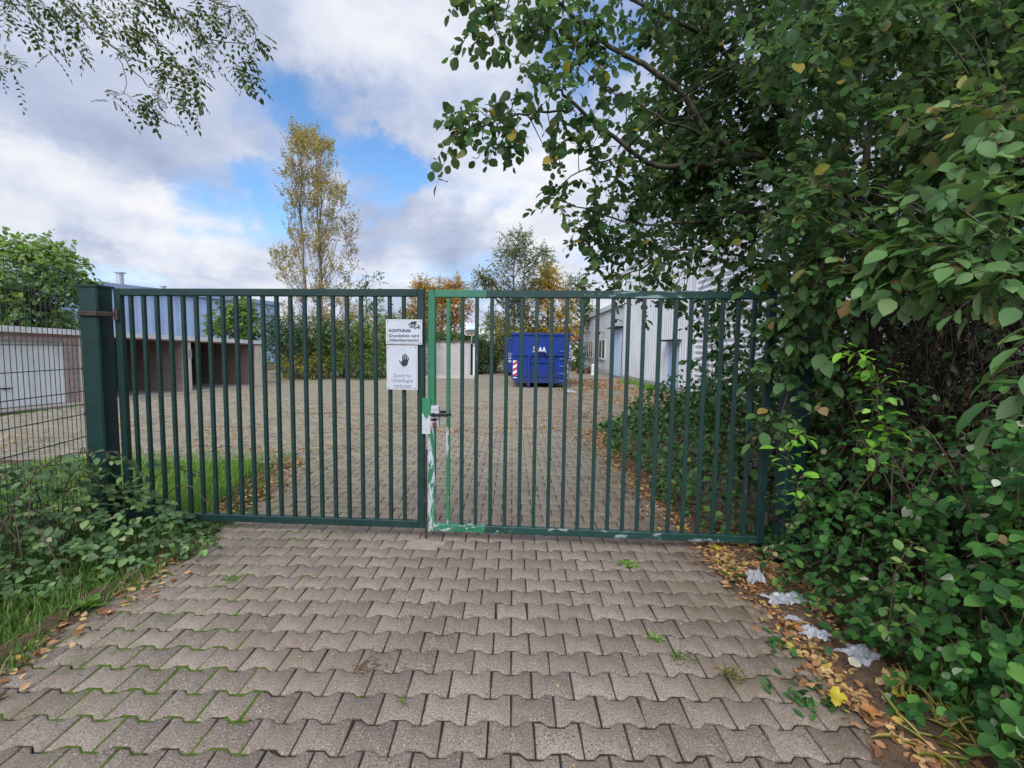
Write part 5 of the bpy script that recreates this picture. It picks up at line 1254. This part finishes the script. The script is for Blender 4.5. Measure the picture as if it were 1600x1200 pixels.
    # ---- ivy bush beyond the right gate leaf
    def hi(x, y):
        edge = 1.72 + .10 * np.sin(y * 2.3) + .06 * np.sin(y * 5.9) + .12 * np.clip(4.8 - y, 0, 1); t = np.clip((x - edge) / .7, 0, 1)
        return 1.05 * (1 - (1 - t) ** 2) * np.clip((y - 3.95) / .4, 0, 1) * np.clip((10.2 - y) / 2.2, 0, 1) * (1 + wob(x, y, 2.6, .2)) * np.clip(.62 + (x - 1.8) * .45, .5, 1.25)
    T = thing('ivy_bush', 'glossy ivy bush spilling onto the paving behind the right gate leaf', 'ivy', (2.8, 6, 0))
    a = mound_leaves(10500, (1.5, 4.6), (3.95, 10.2), hi, .07, .85, LEAF_MID, power=.4, jit=.45); npmesh('foliage', *a, I_leaf, T)
    m = MB()
    for i in range(40):
        x, y = RNG.uniform(2.1, 4), RNG.uniform(4.3, 9); h = float(hi(np.array([x]), np.array([y]))[0]); m.tube([(x, y, 0), (x + .05, y, h * .5), (x - .1, y - .05, h * 1.02)], [.006, .005, .002], 5)
    obj('stems', m, M_twig, T)
    # ivy climbing on twigs in front of the corrugated hall
    T = thing('climbing_vine', 'leafy vine hanging in front of the white corrugated wall', 'vine', tuple(at(1150, 600, 6.0)))
    cl = []
    for i in range(46):
        px = RNG.uniform(1092, 1205); py = RNG.uniform(455, 640); cl.append(tuple(at(px, py, RNG.uniform(4.6, 7.2))))
    C = np.array(cl); lv, tw = clump_sprays(C, .14, 4, .22, 6, .075, .3, .8, wr=.8, tpl=LEAF_MID, up=.4, jit=.6, twig=.0025); npmesh('leaves', *lv, I_leaf, T); npmesh('twigs', *tw, M_twig, T)
    m = MB()
    for i, c in enumerate(C[::2]): limb(m, (2.6 + RNG.uniform(-.1, .9), 5.6 + RNG.uniform(-.8, 1.2), .5), c, .006, .003, 4, .1)
    obj('stems', m, M_twig, T)
G_bough = m_leaf('pale_bough_leaves', [(0, (.055, .13, .04)), (.4, (.09, .19, .055)), (.8, (.135, .25, .08)), (.95, (.19, .29, .11)), (.97, (.36, .30, .07)), (1, (.22, .13, .05))], trans=.35, rough=.5, spec=.3, under=(.13, .19, .09))
right_thicket()

# ------------------------------------------------------------------ left verge: brambles, grass
def grass(name, n, area, h, mat, keep=None, lean=.6, w=.006):
    x = RNG.uniform(area[0], area[1], n); y = RNG.uniform(area[2], area[3], n)
    if keep is not None: k = keep(x, y); x, y = x[k], y[k]
    n = len(x); P = np.stack([x, y, np.full(n, -.03)], 1); a = RNG.uniform(0, 2 * PI, n)
    d = np.stack([np.cos(a), np.sin(a), np.zeros(n)], 1) * RNG.uniform(.1, 1, (n, 1)) * lean
    H = h * np.clip(RNG.normal(1, .3, n), .3, 1.9); s = np.stack([-np.sin(a), np.cos(a), np.zeros(n)], 1) * w
    up = np.array([0, 0, 1.0]); p1 = P + (up * .6 + d * .25) * H[:, None]; p2 = P + (up * .92 + d) * H[:, None]
    V = np.stack([P - s, P + s, p1 + s * .8, p1 - s * .8, p2], 1).reshape(-1, 3); o = (np.arange(n) * 5)[:, None]
    return tagset(npmesh(name, V, [o + np.array([[0, 1, 2, 3]]), o + np.array([[3, 2, 4]])], mat), kind='stuff')
G_grass = m_leaf('grass_blades', [(0, (.06, .15, .02)), (.5, (.10, .23, .03)), (.85, (.15, .28, .045)), (.95, (.24, .25, .08)), (1, (.34, .28, .14))], trans=.3, rough=.55, spec=.25)
G_verge = m_leaf('verge_grass_blades', [(0, (.05, .12, .02)), (.5, (.09, .20, .03)), (.78, (.14, .26, .045)), (.86, (.22, .22, .08)), (1, (.32, .25, .13))], trans=.3, rough=.6, spec=.2)
G_lime = m_leaf('bright_grass_blades', [(0, (.11, .22, .03)), (.5, (.17, .33, .045)), (.9, (.23, .38, .07)), (1, (.34, .32, .12))], trans=.35, rough=.55, spec=.25)
def left_verge():
    grass('verge_grass', 48000, (-5.2, -2.42, .8, 4.4), .078, G_verge, lambda x, y: (x < -2.52 + .06 * np.sin(y * 4.1) + .05 * np.sin(y * 9)) & (RNG.random(len(x)) < .6 + .4 * (np.sin(x * 3 + y * 2.2) * np.sin(y * 3.1 - x) > -.15)), lean=.95, w=.0035)
    grass('yard_grass', 26000, (-6.4, -2.75, 4.25, 6.4), .11, G_lime, lambda x, y: (x < -3.05 + .14 * np.sin(y * 3.3) - .55 * np.clip(y - 5.2, 0, 2)) & (np.abs(y - 5.3 - .1 * np.sin(x * 3)) < 1.05), w=.003, lean=.9)
    grass('thicket_grass', 3600, (1.9, 3.0, 1.05, 2.3), .11, G_grass, lambda x, y: x > 2.02 + .08 * np.sin(y * 9), lean=.95, w=.0035)
    grass('wall_weeds', 1300, (5.3, 6.35, 18.5, 25), .2, G_lime, lambda x, y: x > 5.9 - .5 * (np.sin(y * 2) > .2), w=.012)
    grass('wispy_grass', 5000, (-6.0, -2.6, 4.2, 6.9), .12, G_grass, lambda x, y: x < -2.85 + .2 * np.sin(y * 5) - .45 * np.clip(y - 5.6, 0, 2), lean=1.0, w=.003)
    def hl(x, y):
        a = .80 * np.exp(-((x + 3.72) / .62) ** 2 - ((y - 3.72) / .55) ** 2) + .40 * np.exp(-((x + 4.2) / .55) ** 2 - ((y - 3.1) / .42) ** 2) + .27 * np.exp(-((x + 3.0) / .42) ** 2 - ((y - 3.55) / .5) ** 2) + .12 * np.exp(-((x + 3.5) / .4) ** 2 - ((y - 2.95) / .25) ** 2)
        return a * (1 + wob(x, y, 4.3, .22)) - .05
    T = thing('bramble_bush', 'sprawling grey green bramble bush at the foot of the left gate post and wire fence', 'bramble', (-3.7, 3.5, 0))
    a = trifol(1900, (-5.2, -2.4), (2.2, 4.7), hl, .056, up=.9); b = mound_leaves(1000, (-5.2, -2.4), (2.2, 4.7), hl, .06, .7, LEAF_MID, power=.8)
    npmesh('foliage', *join([a, b]), L_leaf, T)
    m = MB()
    for i in range(26):
        x, y = RNG.uniform(-4.6, -3.2), RNG.uniform(3.0, 4.1); h = float(hl(np.array([x]), np.array([y]))[0]); d = RNG.uniform(-.5, .8), RNG.uniform(-.6, .3)
        ctube(m, [(x, y, -.02), (x + d[0] * .2, y + d[1] * .2, h * .9), (x + d[0] * .7, y + d[1] * .7, h + .1), (x + d[0] * 1.2, y + d[1] * 1.2, h * .7)], [.005, .005, .004, .002])
    obj('canes', m, M_cane, T, smooth=True)
    shoot('bramble_cane', 'long reddish bramble cane arching across the left gate post', [at(-10, 850, 3.0), at(40, 760, 3.2), at(90, 715, 3.4), at(150, 706, 3.6), at(190, 712, 3.7), at(222, 745, 3.7)], 17, .06, L_leaf, slen=.10, K=4, r=.006, up=1.1, wr=.7, cat='bramble')
    shoot('bramble_cane', 'bramble cane reaching up beside the wire fence at the left edge', [at(-20, 780, 3.1), at(20, 735, 3.3), at(70, 728, 3.4), at(130, 725, 3.6), at(170, 735, 3.65)], 13, .058, L_leaf, slen=.09, K=4, r=.005, up=1.1, wr=.7, cat='bramble')
    shoot('bramble_cane', 'low bramble cane creeping over the edge of the paving', [at(170, 870, 3.3), at(240, 850, 3.35), at(290, 842, 3.4), at(330, 855, 3.35)], 12, .055, L_leaf, slen=.10, K=5, r=.004, up=1.2, wr=.7, cat='bramble')
    shoot('bramble_cane', 'thin bramble shoot growing through the bars of the left gate leaf', [at(190, 790, 4.1), at(215, 740, 4.2), at(255, 720, 4.3), at(300, 740, 4.35)], 10, .055, L_leaf, slen=.09, K=4, r=.004, up=1.0, wr=.7, cat='bramble')
left_verge()

# ------------------------------------------------------------------ fallen leaves, litter, weeds
F_leaf = m_leaf('fallen_leaves_mix', [(0, (.12, .055, .028)), (.3, (.27, .13, .06)), (.55, (.38, .21, .09)), (.75, (.48, .31, .16)), (.9, (.50, .35, .06)), (1, (.24, .18, .11))], trans=.1, rough=.7, spec=.2)
def litter():
    def lay(x, y, ls, z=.004, tilt=.5):
        n = len(x); P = np.stack([x, y, np.full(n, z) + RNG.uniform(0, .012, n)], 1); A = RNG.normal(0, 1, (n, 3)) * np.array([1, 1, .12]); N = np.array([0, 0, 1.0]) + RNG.normal(0, tilt, (n, 3))
        N[:, 2] = np.abs(N[:, 2]) * np.where(RNG.random(n) < .5, 1, -1); A = nrm(A); P[:, 2] += .15 * ls
        L = ls * np.clip(RNG.normal(1, .3, n), .4, 1.8); return leafverts(P, A, N, L, L * .62, LEAF_MID)
    parts = []
    n = 900; y = RNG.uniform(3.05, 4.0, n); x = 1.7 + np.abs(RNG.normal(0, .2, n)); parts.append(lay(x, y, .055))
    n = 2300; y = RNG.uniform(1.0, 3.9, n); x = 1.62 + np.abs(RNG.normal(.14, .17, n)) + .05 * np.sin(y * 5) - .12 * (RNG.random(n) < .15); parts.append(lay(x, y, .042))
    n = 2600; y = RNG.uniform(3.9, 9.5, n); x = 1.62 - np.abs(RNG.normal(0, .17, n)) * (1 + (y - 4) * .12) + RNG.uniform(0, .5, n); parts.append(lay(x, y, .045))
    n = 8000; y = 8 + 18 * RNG.random(n) ** 1.2; x = RNG.normal(4.4, 1.3, n) - .5 * np.sin(y * .7); k = (x < 6.3) & (x > 1.2) & (np.sin(x * 1.9 + y * .9) + RNG.normal(0, .6, n) > -.2); parts.append(lay(x[k], y[k], .075))
    n = 700; y = RNG.uniform(19, 26, n); x = RNG.uniform(3.0, 5.2, n); parts.append(lay(x, y, .09))
    n = 1500; y = 4.3 + RNG.random(n) ** 1.5 * 16; x = RNG.uniform(-1, 1, n) * np.minimum(6, .9 * y) ; parts.append(lay(x, y, .028, tilt=.2))
    for i in range(30):                                        # drifts of dead leaves and needles in the yard
        cx, cy = RNG.uniform(-6, 1.5), RNG.uniform(6.5, 14); n = 110; parts.append(lay(cx + RNG.normal(0, .55, n), cy + RNG.normal(0, .09, n), .035))
    n = 230; y = RNG.uniform(1.95, 3.6, n); x = -2.52 + RNG.normal(0, .08, n) + .05 * np.sin(y * 7); parts.append(lay(x, y, .042))
    n = 700; y = RNG.uniform(4.3, 6.7, n); x = -2.85 + RNG.normal(0, .16, n) - .25 * np.clip(y - 5.4, 0, 2); parts.append(lay(x, y, .04))
    n = 650; y = RNG.uniform(.9, 2.3, n); parts.append(lay(1.95 + RNG.normal(0, .16, n), y, .045))
    n = 60; parts.append(lay(RNG.uniform(-2.4, 1.5, n), RNG.uniform(1.2, 3.9, n), .016, tilt=.2))
    n = 2600; y = RNG.uniform(6.5, 10.5, n); x = RNG.uniform(-9.5, -4.8, n); k = np.sin(x * 2.1) + np.sin(y * 3 + x) + RNG.normal(0, .6, n) > .9; parts.append(lay(x[k], y[k], .035))
    V, FS = join(parts); tagset(npmesh('fallen_leaves', V, FS, F_leaf), kind='stuff')
    # brown crumbs of soil washed over the paving edges
    M_soil = soil_mat('washed_soil', (.05, .032, .02), (.11, .07, .045), (.17, .11, .07))
    def strip(name, pts, w, seed):
        r = np.random.default_rng(seed); vs, fs = [], []; n = 60; P = np.array(pts); s = np.linspace(0, len(P) - 1, n); i = np.clip(s.astype(int), 0, len(P) - 2); f = (s - i)[:, None]; Q = P[i] * (1 - f) + P[i + 1] * f
        prof = [(-1, -.012), (-.55, .004), (0, .018), (.6, .03), (1.3, .02)]; sg = 1
        wa = w * (1 + .35 * np.sin(np.arange(n) * .8) + r.normal(0, .18, n))
        for j in range(n):
            for a, z in prof: vs.append((Q[j][0] + a * wa[j], Q[j][1], z + r.normal(0, .002)))
        k = len(prof)
        for j in range(n - 1):
            for a in range(k - 1): fs.append((j * k + a, j * k + a + 1, (j + 1) * k + a + 1, (j + 1) * k + a))
        m = MB(); m.add(vs, fs); return tagset(obj(name, m, M_soil, smooth=True), kind='structure')
    strip('soil_strip', [(1.66, .8), (1.72, 1.8), (1.74, 2.6), (1.72, 3.4), (1.72, 4.1), (1.66, 5.2), (1.62, 7)], .17, 3)
    strip('soil_strip', [(-2.66, 1.6), (-2.64, 2.4), (-2.66, 3.2), (-2.76, 4.2)], -.07, 5)
    # single big leaves one can pick out
    def bigleaf(label, px, py, size, col, rot, tpl=LEAF_LOBE):
        p = gnd(px, py, .05); t = m_plain('leaf_' + col[0], col[1], .6, .25, 30, spec=.3, dirt=(.25, .14, .05), dirt_amt=.5)
        A = np.array([[math.cos(rot), math.sin(rot), .15]]); N = np.array([[.05, -.35, 1.0]])
        if tpl is LEAF_LOBE:                       # a lobed outline with a fold down the middle and curled tips
            k = 60; th = np.linspace(0, 2 * PI, k, endpoint=False); lob = np.abs(np.cos(th * 2.5)) ** .8; rr = size * .55 * (.58 + .42 * lob) * (1 - .25 * np.cos(th) * (np.cos(th) < 0) * -1) * (1 + .05 * np.sin(th * 17 + rot * 9) + .03 * np.sin(th * 29)); rr = rr * np.where(np.abs(th - PI) < .35, .55, 1)
            rings = [np.stack([np.cos(th) * rr * f, np.sin(th) * rr * f, .25 * np.abs(np.sin(th) * rr * f) + .9 * (rr * f) ** 2 / size * np.sin(th * 3 + rot * 5) * .6 + .004], 1) for f in (.25, .5, .75, 1)]
            U = np.concatenate([[[0, 0, .004]]] + rings); ca, sa = math.cos(rot), math.sin(rot); U = np.stack([U[:, 0] * ca - U[:, 1] * sa, U[:, 0] * sa + U[:, 1] * ca, U[:, 2]], 1)
            ix = np.arange(k); jx = (ix + 1) % k; FS = [np.stack([np.zeros(k, int), 1 + ix, 1 + jx], 1)] + [np.stack([1 + a * k + ix, 1 + (a + 1) * k + ix, 1 + (a + 1) * k + jx, 1 + a * k + jx], 1) for a in range(3)]
            V = U + np.array([p.x, p.y, .04])
        else: V, FS = leafverts(np.array([[p.x, p.y, .05]]), A, N, size, size * .85, tpl)
        o = npmesh('fallen_leaf', V - np.array(p), FS, t); o.location = p; tagset(o, label, 'leaf', 'single big fallen leaves')
    Y, O, C_ = ('yellow', (.40, .31, .03)), ('orange', (.34, .15, .05)), ('cream', (.42, .38, .28))
    bigleaf('large yellow leaf lying in front of the thicket at the bottom right', 1402, 1082, .10, Y, .4)
    bigleaf('yellow leaf with a green patch beside the edge of the paving', 1310, 1090, .105, Y, 2.6)
    bigleaf('orange brown leaf standing between two yellow leaves', 1362, 1112, .085, O, 1.8)
    bigleaf('small orange leaf alone on the soil right of the paving', 1182, 985, .05, O, 1.2, LEAF_HI)
    bigleaf('pale tan leaf beside the clear plastic sheet', 1328, 1038, .07, C_, .3, LEAF_HI)
    bigleaf('orange leaf touching the white plastic scrap', 1248, 986, .06, O, .9, LEAF_HI)
    for (lab, px, py) in (('yellow leaf under the right end of the gate', 1122, 853), ('bright yellow leaf beside the right gate corner', 1137, 848)): bigleaf(lab, px, py, .085, Y, .7 + px, LEAF_HI)
    # crumpled plastic
    t = NT('clear_plastic_film'); n = t.noise(9, 4, .6, t.coord()); t.set(t.b.inputs['Base Color'], t.ramp(n, [(.3, (.42, .45, .50)), (.7, (.66, .68, .71))])); t.b.inputs['Roughness'].default_value = .16; t.b.inputs['Specular IOR Level'].default_value = .6
    tr = t.n('ShaderNodeBsdfTransparent'); mx = t.n('ShaderNodeMixShader'); mx.inputs[0].default_value = .52; t.L.new(t.b.outputs[0], mx.inputs[1]); t.L.new(tr.outputs[0], mx.inputs[2]); t.L.new(mx.outputs[0], t.out.inputs[0]); M_film = t.mat
    def film(label, px, py, w, h, ht, seed, rot=0, name='plastic_scrap'):
        r = np.random.default_rng(seed); p = gnd(px, py); g = 21; vs, fs = [], []
        ca, sa = math.cos(rot), math.sin(rot)
        F1 = r.normal(0, 3.2, (6, 2)); ph = r.uniform(0, 6, 6)
        for i in range(g):
            for j in range(g):
                a, b = -1 + 2 * i / (g - 1), -1 + 2 * j / (g - 1); rr = max(abs(a), abs(b)); edge = 1 - .25 * abs(math.sin(math.atan2(b, a) * 3 + seed))
                edge *= 1 + .18 * math.sin(math.atan2(b, a) * 7 + seed * 2); x, y = a * w / 2 * edge, b * h / 2 * edge
                z = sum(abs(math.sin(a * f[0] + b * f[1] + q)) for f, q in zip(F1, ph)) / 6 * ht * (1.1 - .55 * rr * rr) + .008
                vs.append((p.x + x * ca - y * sa, p.y + x * sa + y * ca, max(.006, z + r.normal(0, .0012))))
        for i in range(g - 1):
            for j in range(g - 1): fs.append((i * g + j, (i + 1) * g + j, (i + 1) * g + j + 1, i * g + j + 1))
        m = MB(); m.add(vs, fs); tagset(obj(name, m, M_film, origin=p, smooth=True), label, 'plastic scrap', 'torn plastic film on the right verge')
    film('small upright crumple of clear plastic nearest the right gate post', 1180, 918, .12, .12, .15, 3)
    film('wide torn sheet of white plastic between the leaves on the right verge', 1228, 946, .28, .13, .09, 8, .1)
    film('small white plastic shred below the wide sheet', 1240, 972, .12, .05, .04, 11, -.4)
    film('bent bright plastic scrap beside an orange leaf', 1271, 1002, .16, .10, .09, 14, -.5)
    film('dull see through plastic sheet under the bramble edge', 1345, 1032, .20, .16, .08, 21, .4)
    p = gnd(890, 614); film('white plastic bag lying on the yard in front of the skip', 892, 615, .42, .30, .16, 31, .2, 'plastic_bag')
    bpy.data.objects['plastic_bag']['category'] = 'plastic bag'; del bpy.data.objects['plastic_bag']['group']
    # weeds in the joints
    def weed(label, px, py, n, h, mat, spread=.05, kind='rosette'):
        p = gnd(px, py); a = RNG.uniform(0, 2 * PI, n); A = np.stack([np.cos(a), np.sin(a), RNG.uniform(.2, .9, n)], 1); P = np.array([p.x, p.y, .0]) + np.stack([RNG.normal(0, spread, n), RNG.normal(0, spread, n), np.zeros(n)], 1)
        N = np.stack([-np.cos(a) * .3, -np.sin(a) * .3, np.ones(n)], 1); L = h * RNG.uniform(.6, 1.2, n)
        V, FS = leafverts(P, A, N, L, L * (.4 if kind == 'rosette' else .09), LEAF_HI if kind == 'rosette' else LEAF_MID)
        o = npmesh('weed', V - np.array(p), FS, mat); o.location = p; tagset(o, label, 'weed', 'weeds in the paving joints')
    weed('leafy green weed tuft in the paving just in front of the right gate leaf', 984, 882, 34, .045, G_lime, .035)
    weed('small green weed in a joint low on the right of the driveway', 1028, 1000, 12, .045, G_lime, .012)
    weed('grassy tuft in the driveway joint near the right verge', 1066, 1027, 44, .045, G_grass, .03, 'grass')
    weed('dry brown grass tuft flattened on the driveway', 578, 1040, 26, .055, m_leaf('dry_grass', [(0, (.16, .09, .05)), (1, (.28, .19, .11))]), .03, 'grass')
    weed('yellowing grass tuft beside a paver near the right verge', 1140, 1058, 40, .06, G_mixed, .03, 'grass')
    weed('tiny grass tuft in a joint at the left of the driveway', 362, 906, 30, .05, G_lime, .02, 'grass')
    weed('tiny green tuft in a joint in the middle of the driveway', 632, 1097, 16, .035, G_lime, .012, 'grass')
    weed('low green weed at the edge of the soil on the right', 1160, 862, 30, .07, I_leaf, .04)
    weed('broad leaved weed among the fallen leaves by the right gate corner', 1152, 905, 24, .08, I_leaf, .04)
    weed('green weed on the soil below the plastic scraps', 1225, 1010, 34, .06, B_leaf, .05)
    weed('green weed at the paving corner in the bottom right', 1262, 1090, 46, .055, B_leaf, .06)
    weed('long yellow green grass tuft at the bottom right corner', 1490, 1170, 60, .16, m_leaf('yellow_grass', [(0, (.16, .17, .03)), (.5, (.27, .25, .05)), (1, (.38, .32, .10))]), .09, 'grass')
    weed('broad green weed on the verge at the left of the driveway', 138, 948, 26, .10, G_grass, .03)
litter()

# ------------------------------------------------------------------ locust branch at the top left
def locust():
    d = 4.2
    T = thing('locust_tree', 'locust tree branch with feathery leaves hanging in at the top left', 'tree', (-8.4, 4.4, 0))
    m = MB(); m.tube([(-8.4, 4.4, 0), (-8.3, 4.4, 2.5), (-8.1, 4.3, 5.0), (-7.6, 4.3, 7.2)], [.20, .17, .13, .07], 10)
    br = [([(-160, -160, 4.4), (0, -60, 4.3), (95, 0, 4.2), (140, 42, 4.2), (185, 82, 4.15), (225, 102, 4.1), (247, 112, 4.1)], .018, .003), ([(185, 82, 4.15), (212, 115, 4.1), (232, 135, 4.1), (252, 146, 4.05)], .006, .002), ([(185, 86, 4.15), (195, 120, 4.1), (192, 144, 4.1), (175, 156, 4.1)], .004, .0015), ([(192, 144, 4.1), (208, 158, 4.1), (225, 172, 4.05)], .003, .0015),
          ([(60, -90, 4.2), (140, -30, 4.15), (212, 0, 4.1), (285, 30, 4.0), (325, 60, 4.0), (385, 68, 3.95)], .014, .003), ([(290, 33, 4.0), (322, 72, 4.0), (348, 108, 3.95)], .005, .002), ([(-100, -60, 4.4), (-40, 0, 4.3), (0, 4, 4.25), (60, 12, 4.2), (110, 30, 4.2)], .010, .003), ([(-60, 20, 4.4), (-20, 70, 4.3), (10, 90, 4.25)], .007, .002), ([(-60, 20, 4.4), (-25, 100, 4.3), (8, 122, 4.25)], .006, .002), ([(250, -40, 4.1), (330, 0, 4.0), (370, 12, 4.0), (400, 55, 3.95), (395, 78, 3.95)], .008, .002), ([(150, 50, 4.2), (205, 70, 4.15), (222, 100, 4.1)], .004, .0015), ([(140, 42, 4.2), (110, 50, 4.2), (100, 65, 4.2)], .003, .0015)]
    for pl, r0, r1 in br:
        P = [at(*p) for p in pl]; Q = []
        n = len(P)
        for i in range(n - 1):
            for f in (0, .33, .66): Q.append(P[i].lerp(P[i + 1], f) + Vector(RNG.normal(0, .008, 3)))
        Q.append(P[-1]); k = len(Q); m.tube(Q, [r0 + (r1 - r0) * i / (k - 1) for i in range(k)], 6)
    s = at(-160, -160, 4.4); m.tube([(-8.1, 4.3, 5.0), Vector((-7.2, 4.35, 5.6)), s], [.07, .05, .018], 8)
    for q in (at(60, -90, 4.2), at(-100, -60, 4.4), at(-60, 20, 4.4), at(250, -40, 4.1)): m.tube([s, s.lerp(q, .5) + Vector((0, 0, .1)), q], [.018, .012, .008], 6)
    obj('trunk', m, M_bark, T, smooth=True)
    cl = [(10, 15), (28, 20), (60, 30), (80, 25), (95, 12), (130, 20), (150, 22), (165, 12), (190, 25), (205, 40), (230, 60), (245, 75), (265, 85), (215, 55), (300, 95), (285, 120), (275, 108), (245, 108), (260, 132), (285, 140), (243, 158), (280, 172), (225, 165), (176, 165), (235, 175), (300, 45), (320, 35), (345, 40), (250, 8), (270, 15), (375, 20), (395, 45), (398, 75), (378, 92), (350, 98), (375, 112), (330, 88), (310, 68), (105, 65), (8, 92), (12, 120), (62, 58), (330, 8), (45, 12), (110, 8), (180, 5), (230, 15), (120, 35), (70, 8), (200, 12), (255, 25), (290, 8), (360, 8), (30, 5), (205, 70), (195, 45), (300, 130), (265, 120), (232, 5), (150, 5)]
    C = np.array([tuple(at(x, y - 6, 4.1 + RNG.uniform(-.25, .25))) for x, y in cl])
    m_ = len(C); per = 5; q = rdir(m_ * per) * np.array([.75, .75, .25]) + np.array([.35, -.1, -.45])
    P0 = np.repeat(C, per, 0) + RNG.normal(0, .045, (m_ * per, 3))
    mat = m_leaf('locust_leaflets', [(0, (.045, .075, .03)), (.5, (.075, .115, .035)), (.85, (.12, .145, .04)), (1, (.19, .16, .04))], trans=.35, rough=.5, spec=.3)
    lv, tw = sprays(P0, q, RNG.uniform(.12, .20, m_ * per), 9, .046, wr=.50, droop=.3, tpl=LEAF_MID, up=.6, side=1.0, pin=True, twig=.0012)
    npmesh('crown', *lv, mat, T); npmesh('twigs', *tw, M_twig, T)
    m = MB()
    for (x, y) in ((58, 75), (63, 55), (98, 88), (80, 60), (178, 170), (246, 168)):
        p = at(x, y - 12, 4.15); m.bar(p, p + Vector((.02, 0, -.075)), (1, 0, 0), .014, .004, .002)
    obj('seed_pods', m, m_plain('dark_seed_pod', (.05, .03, .028), .6, .3), T)
locust()
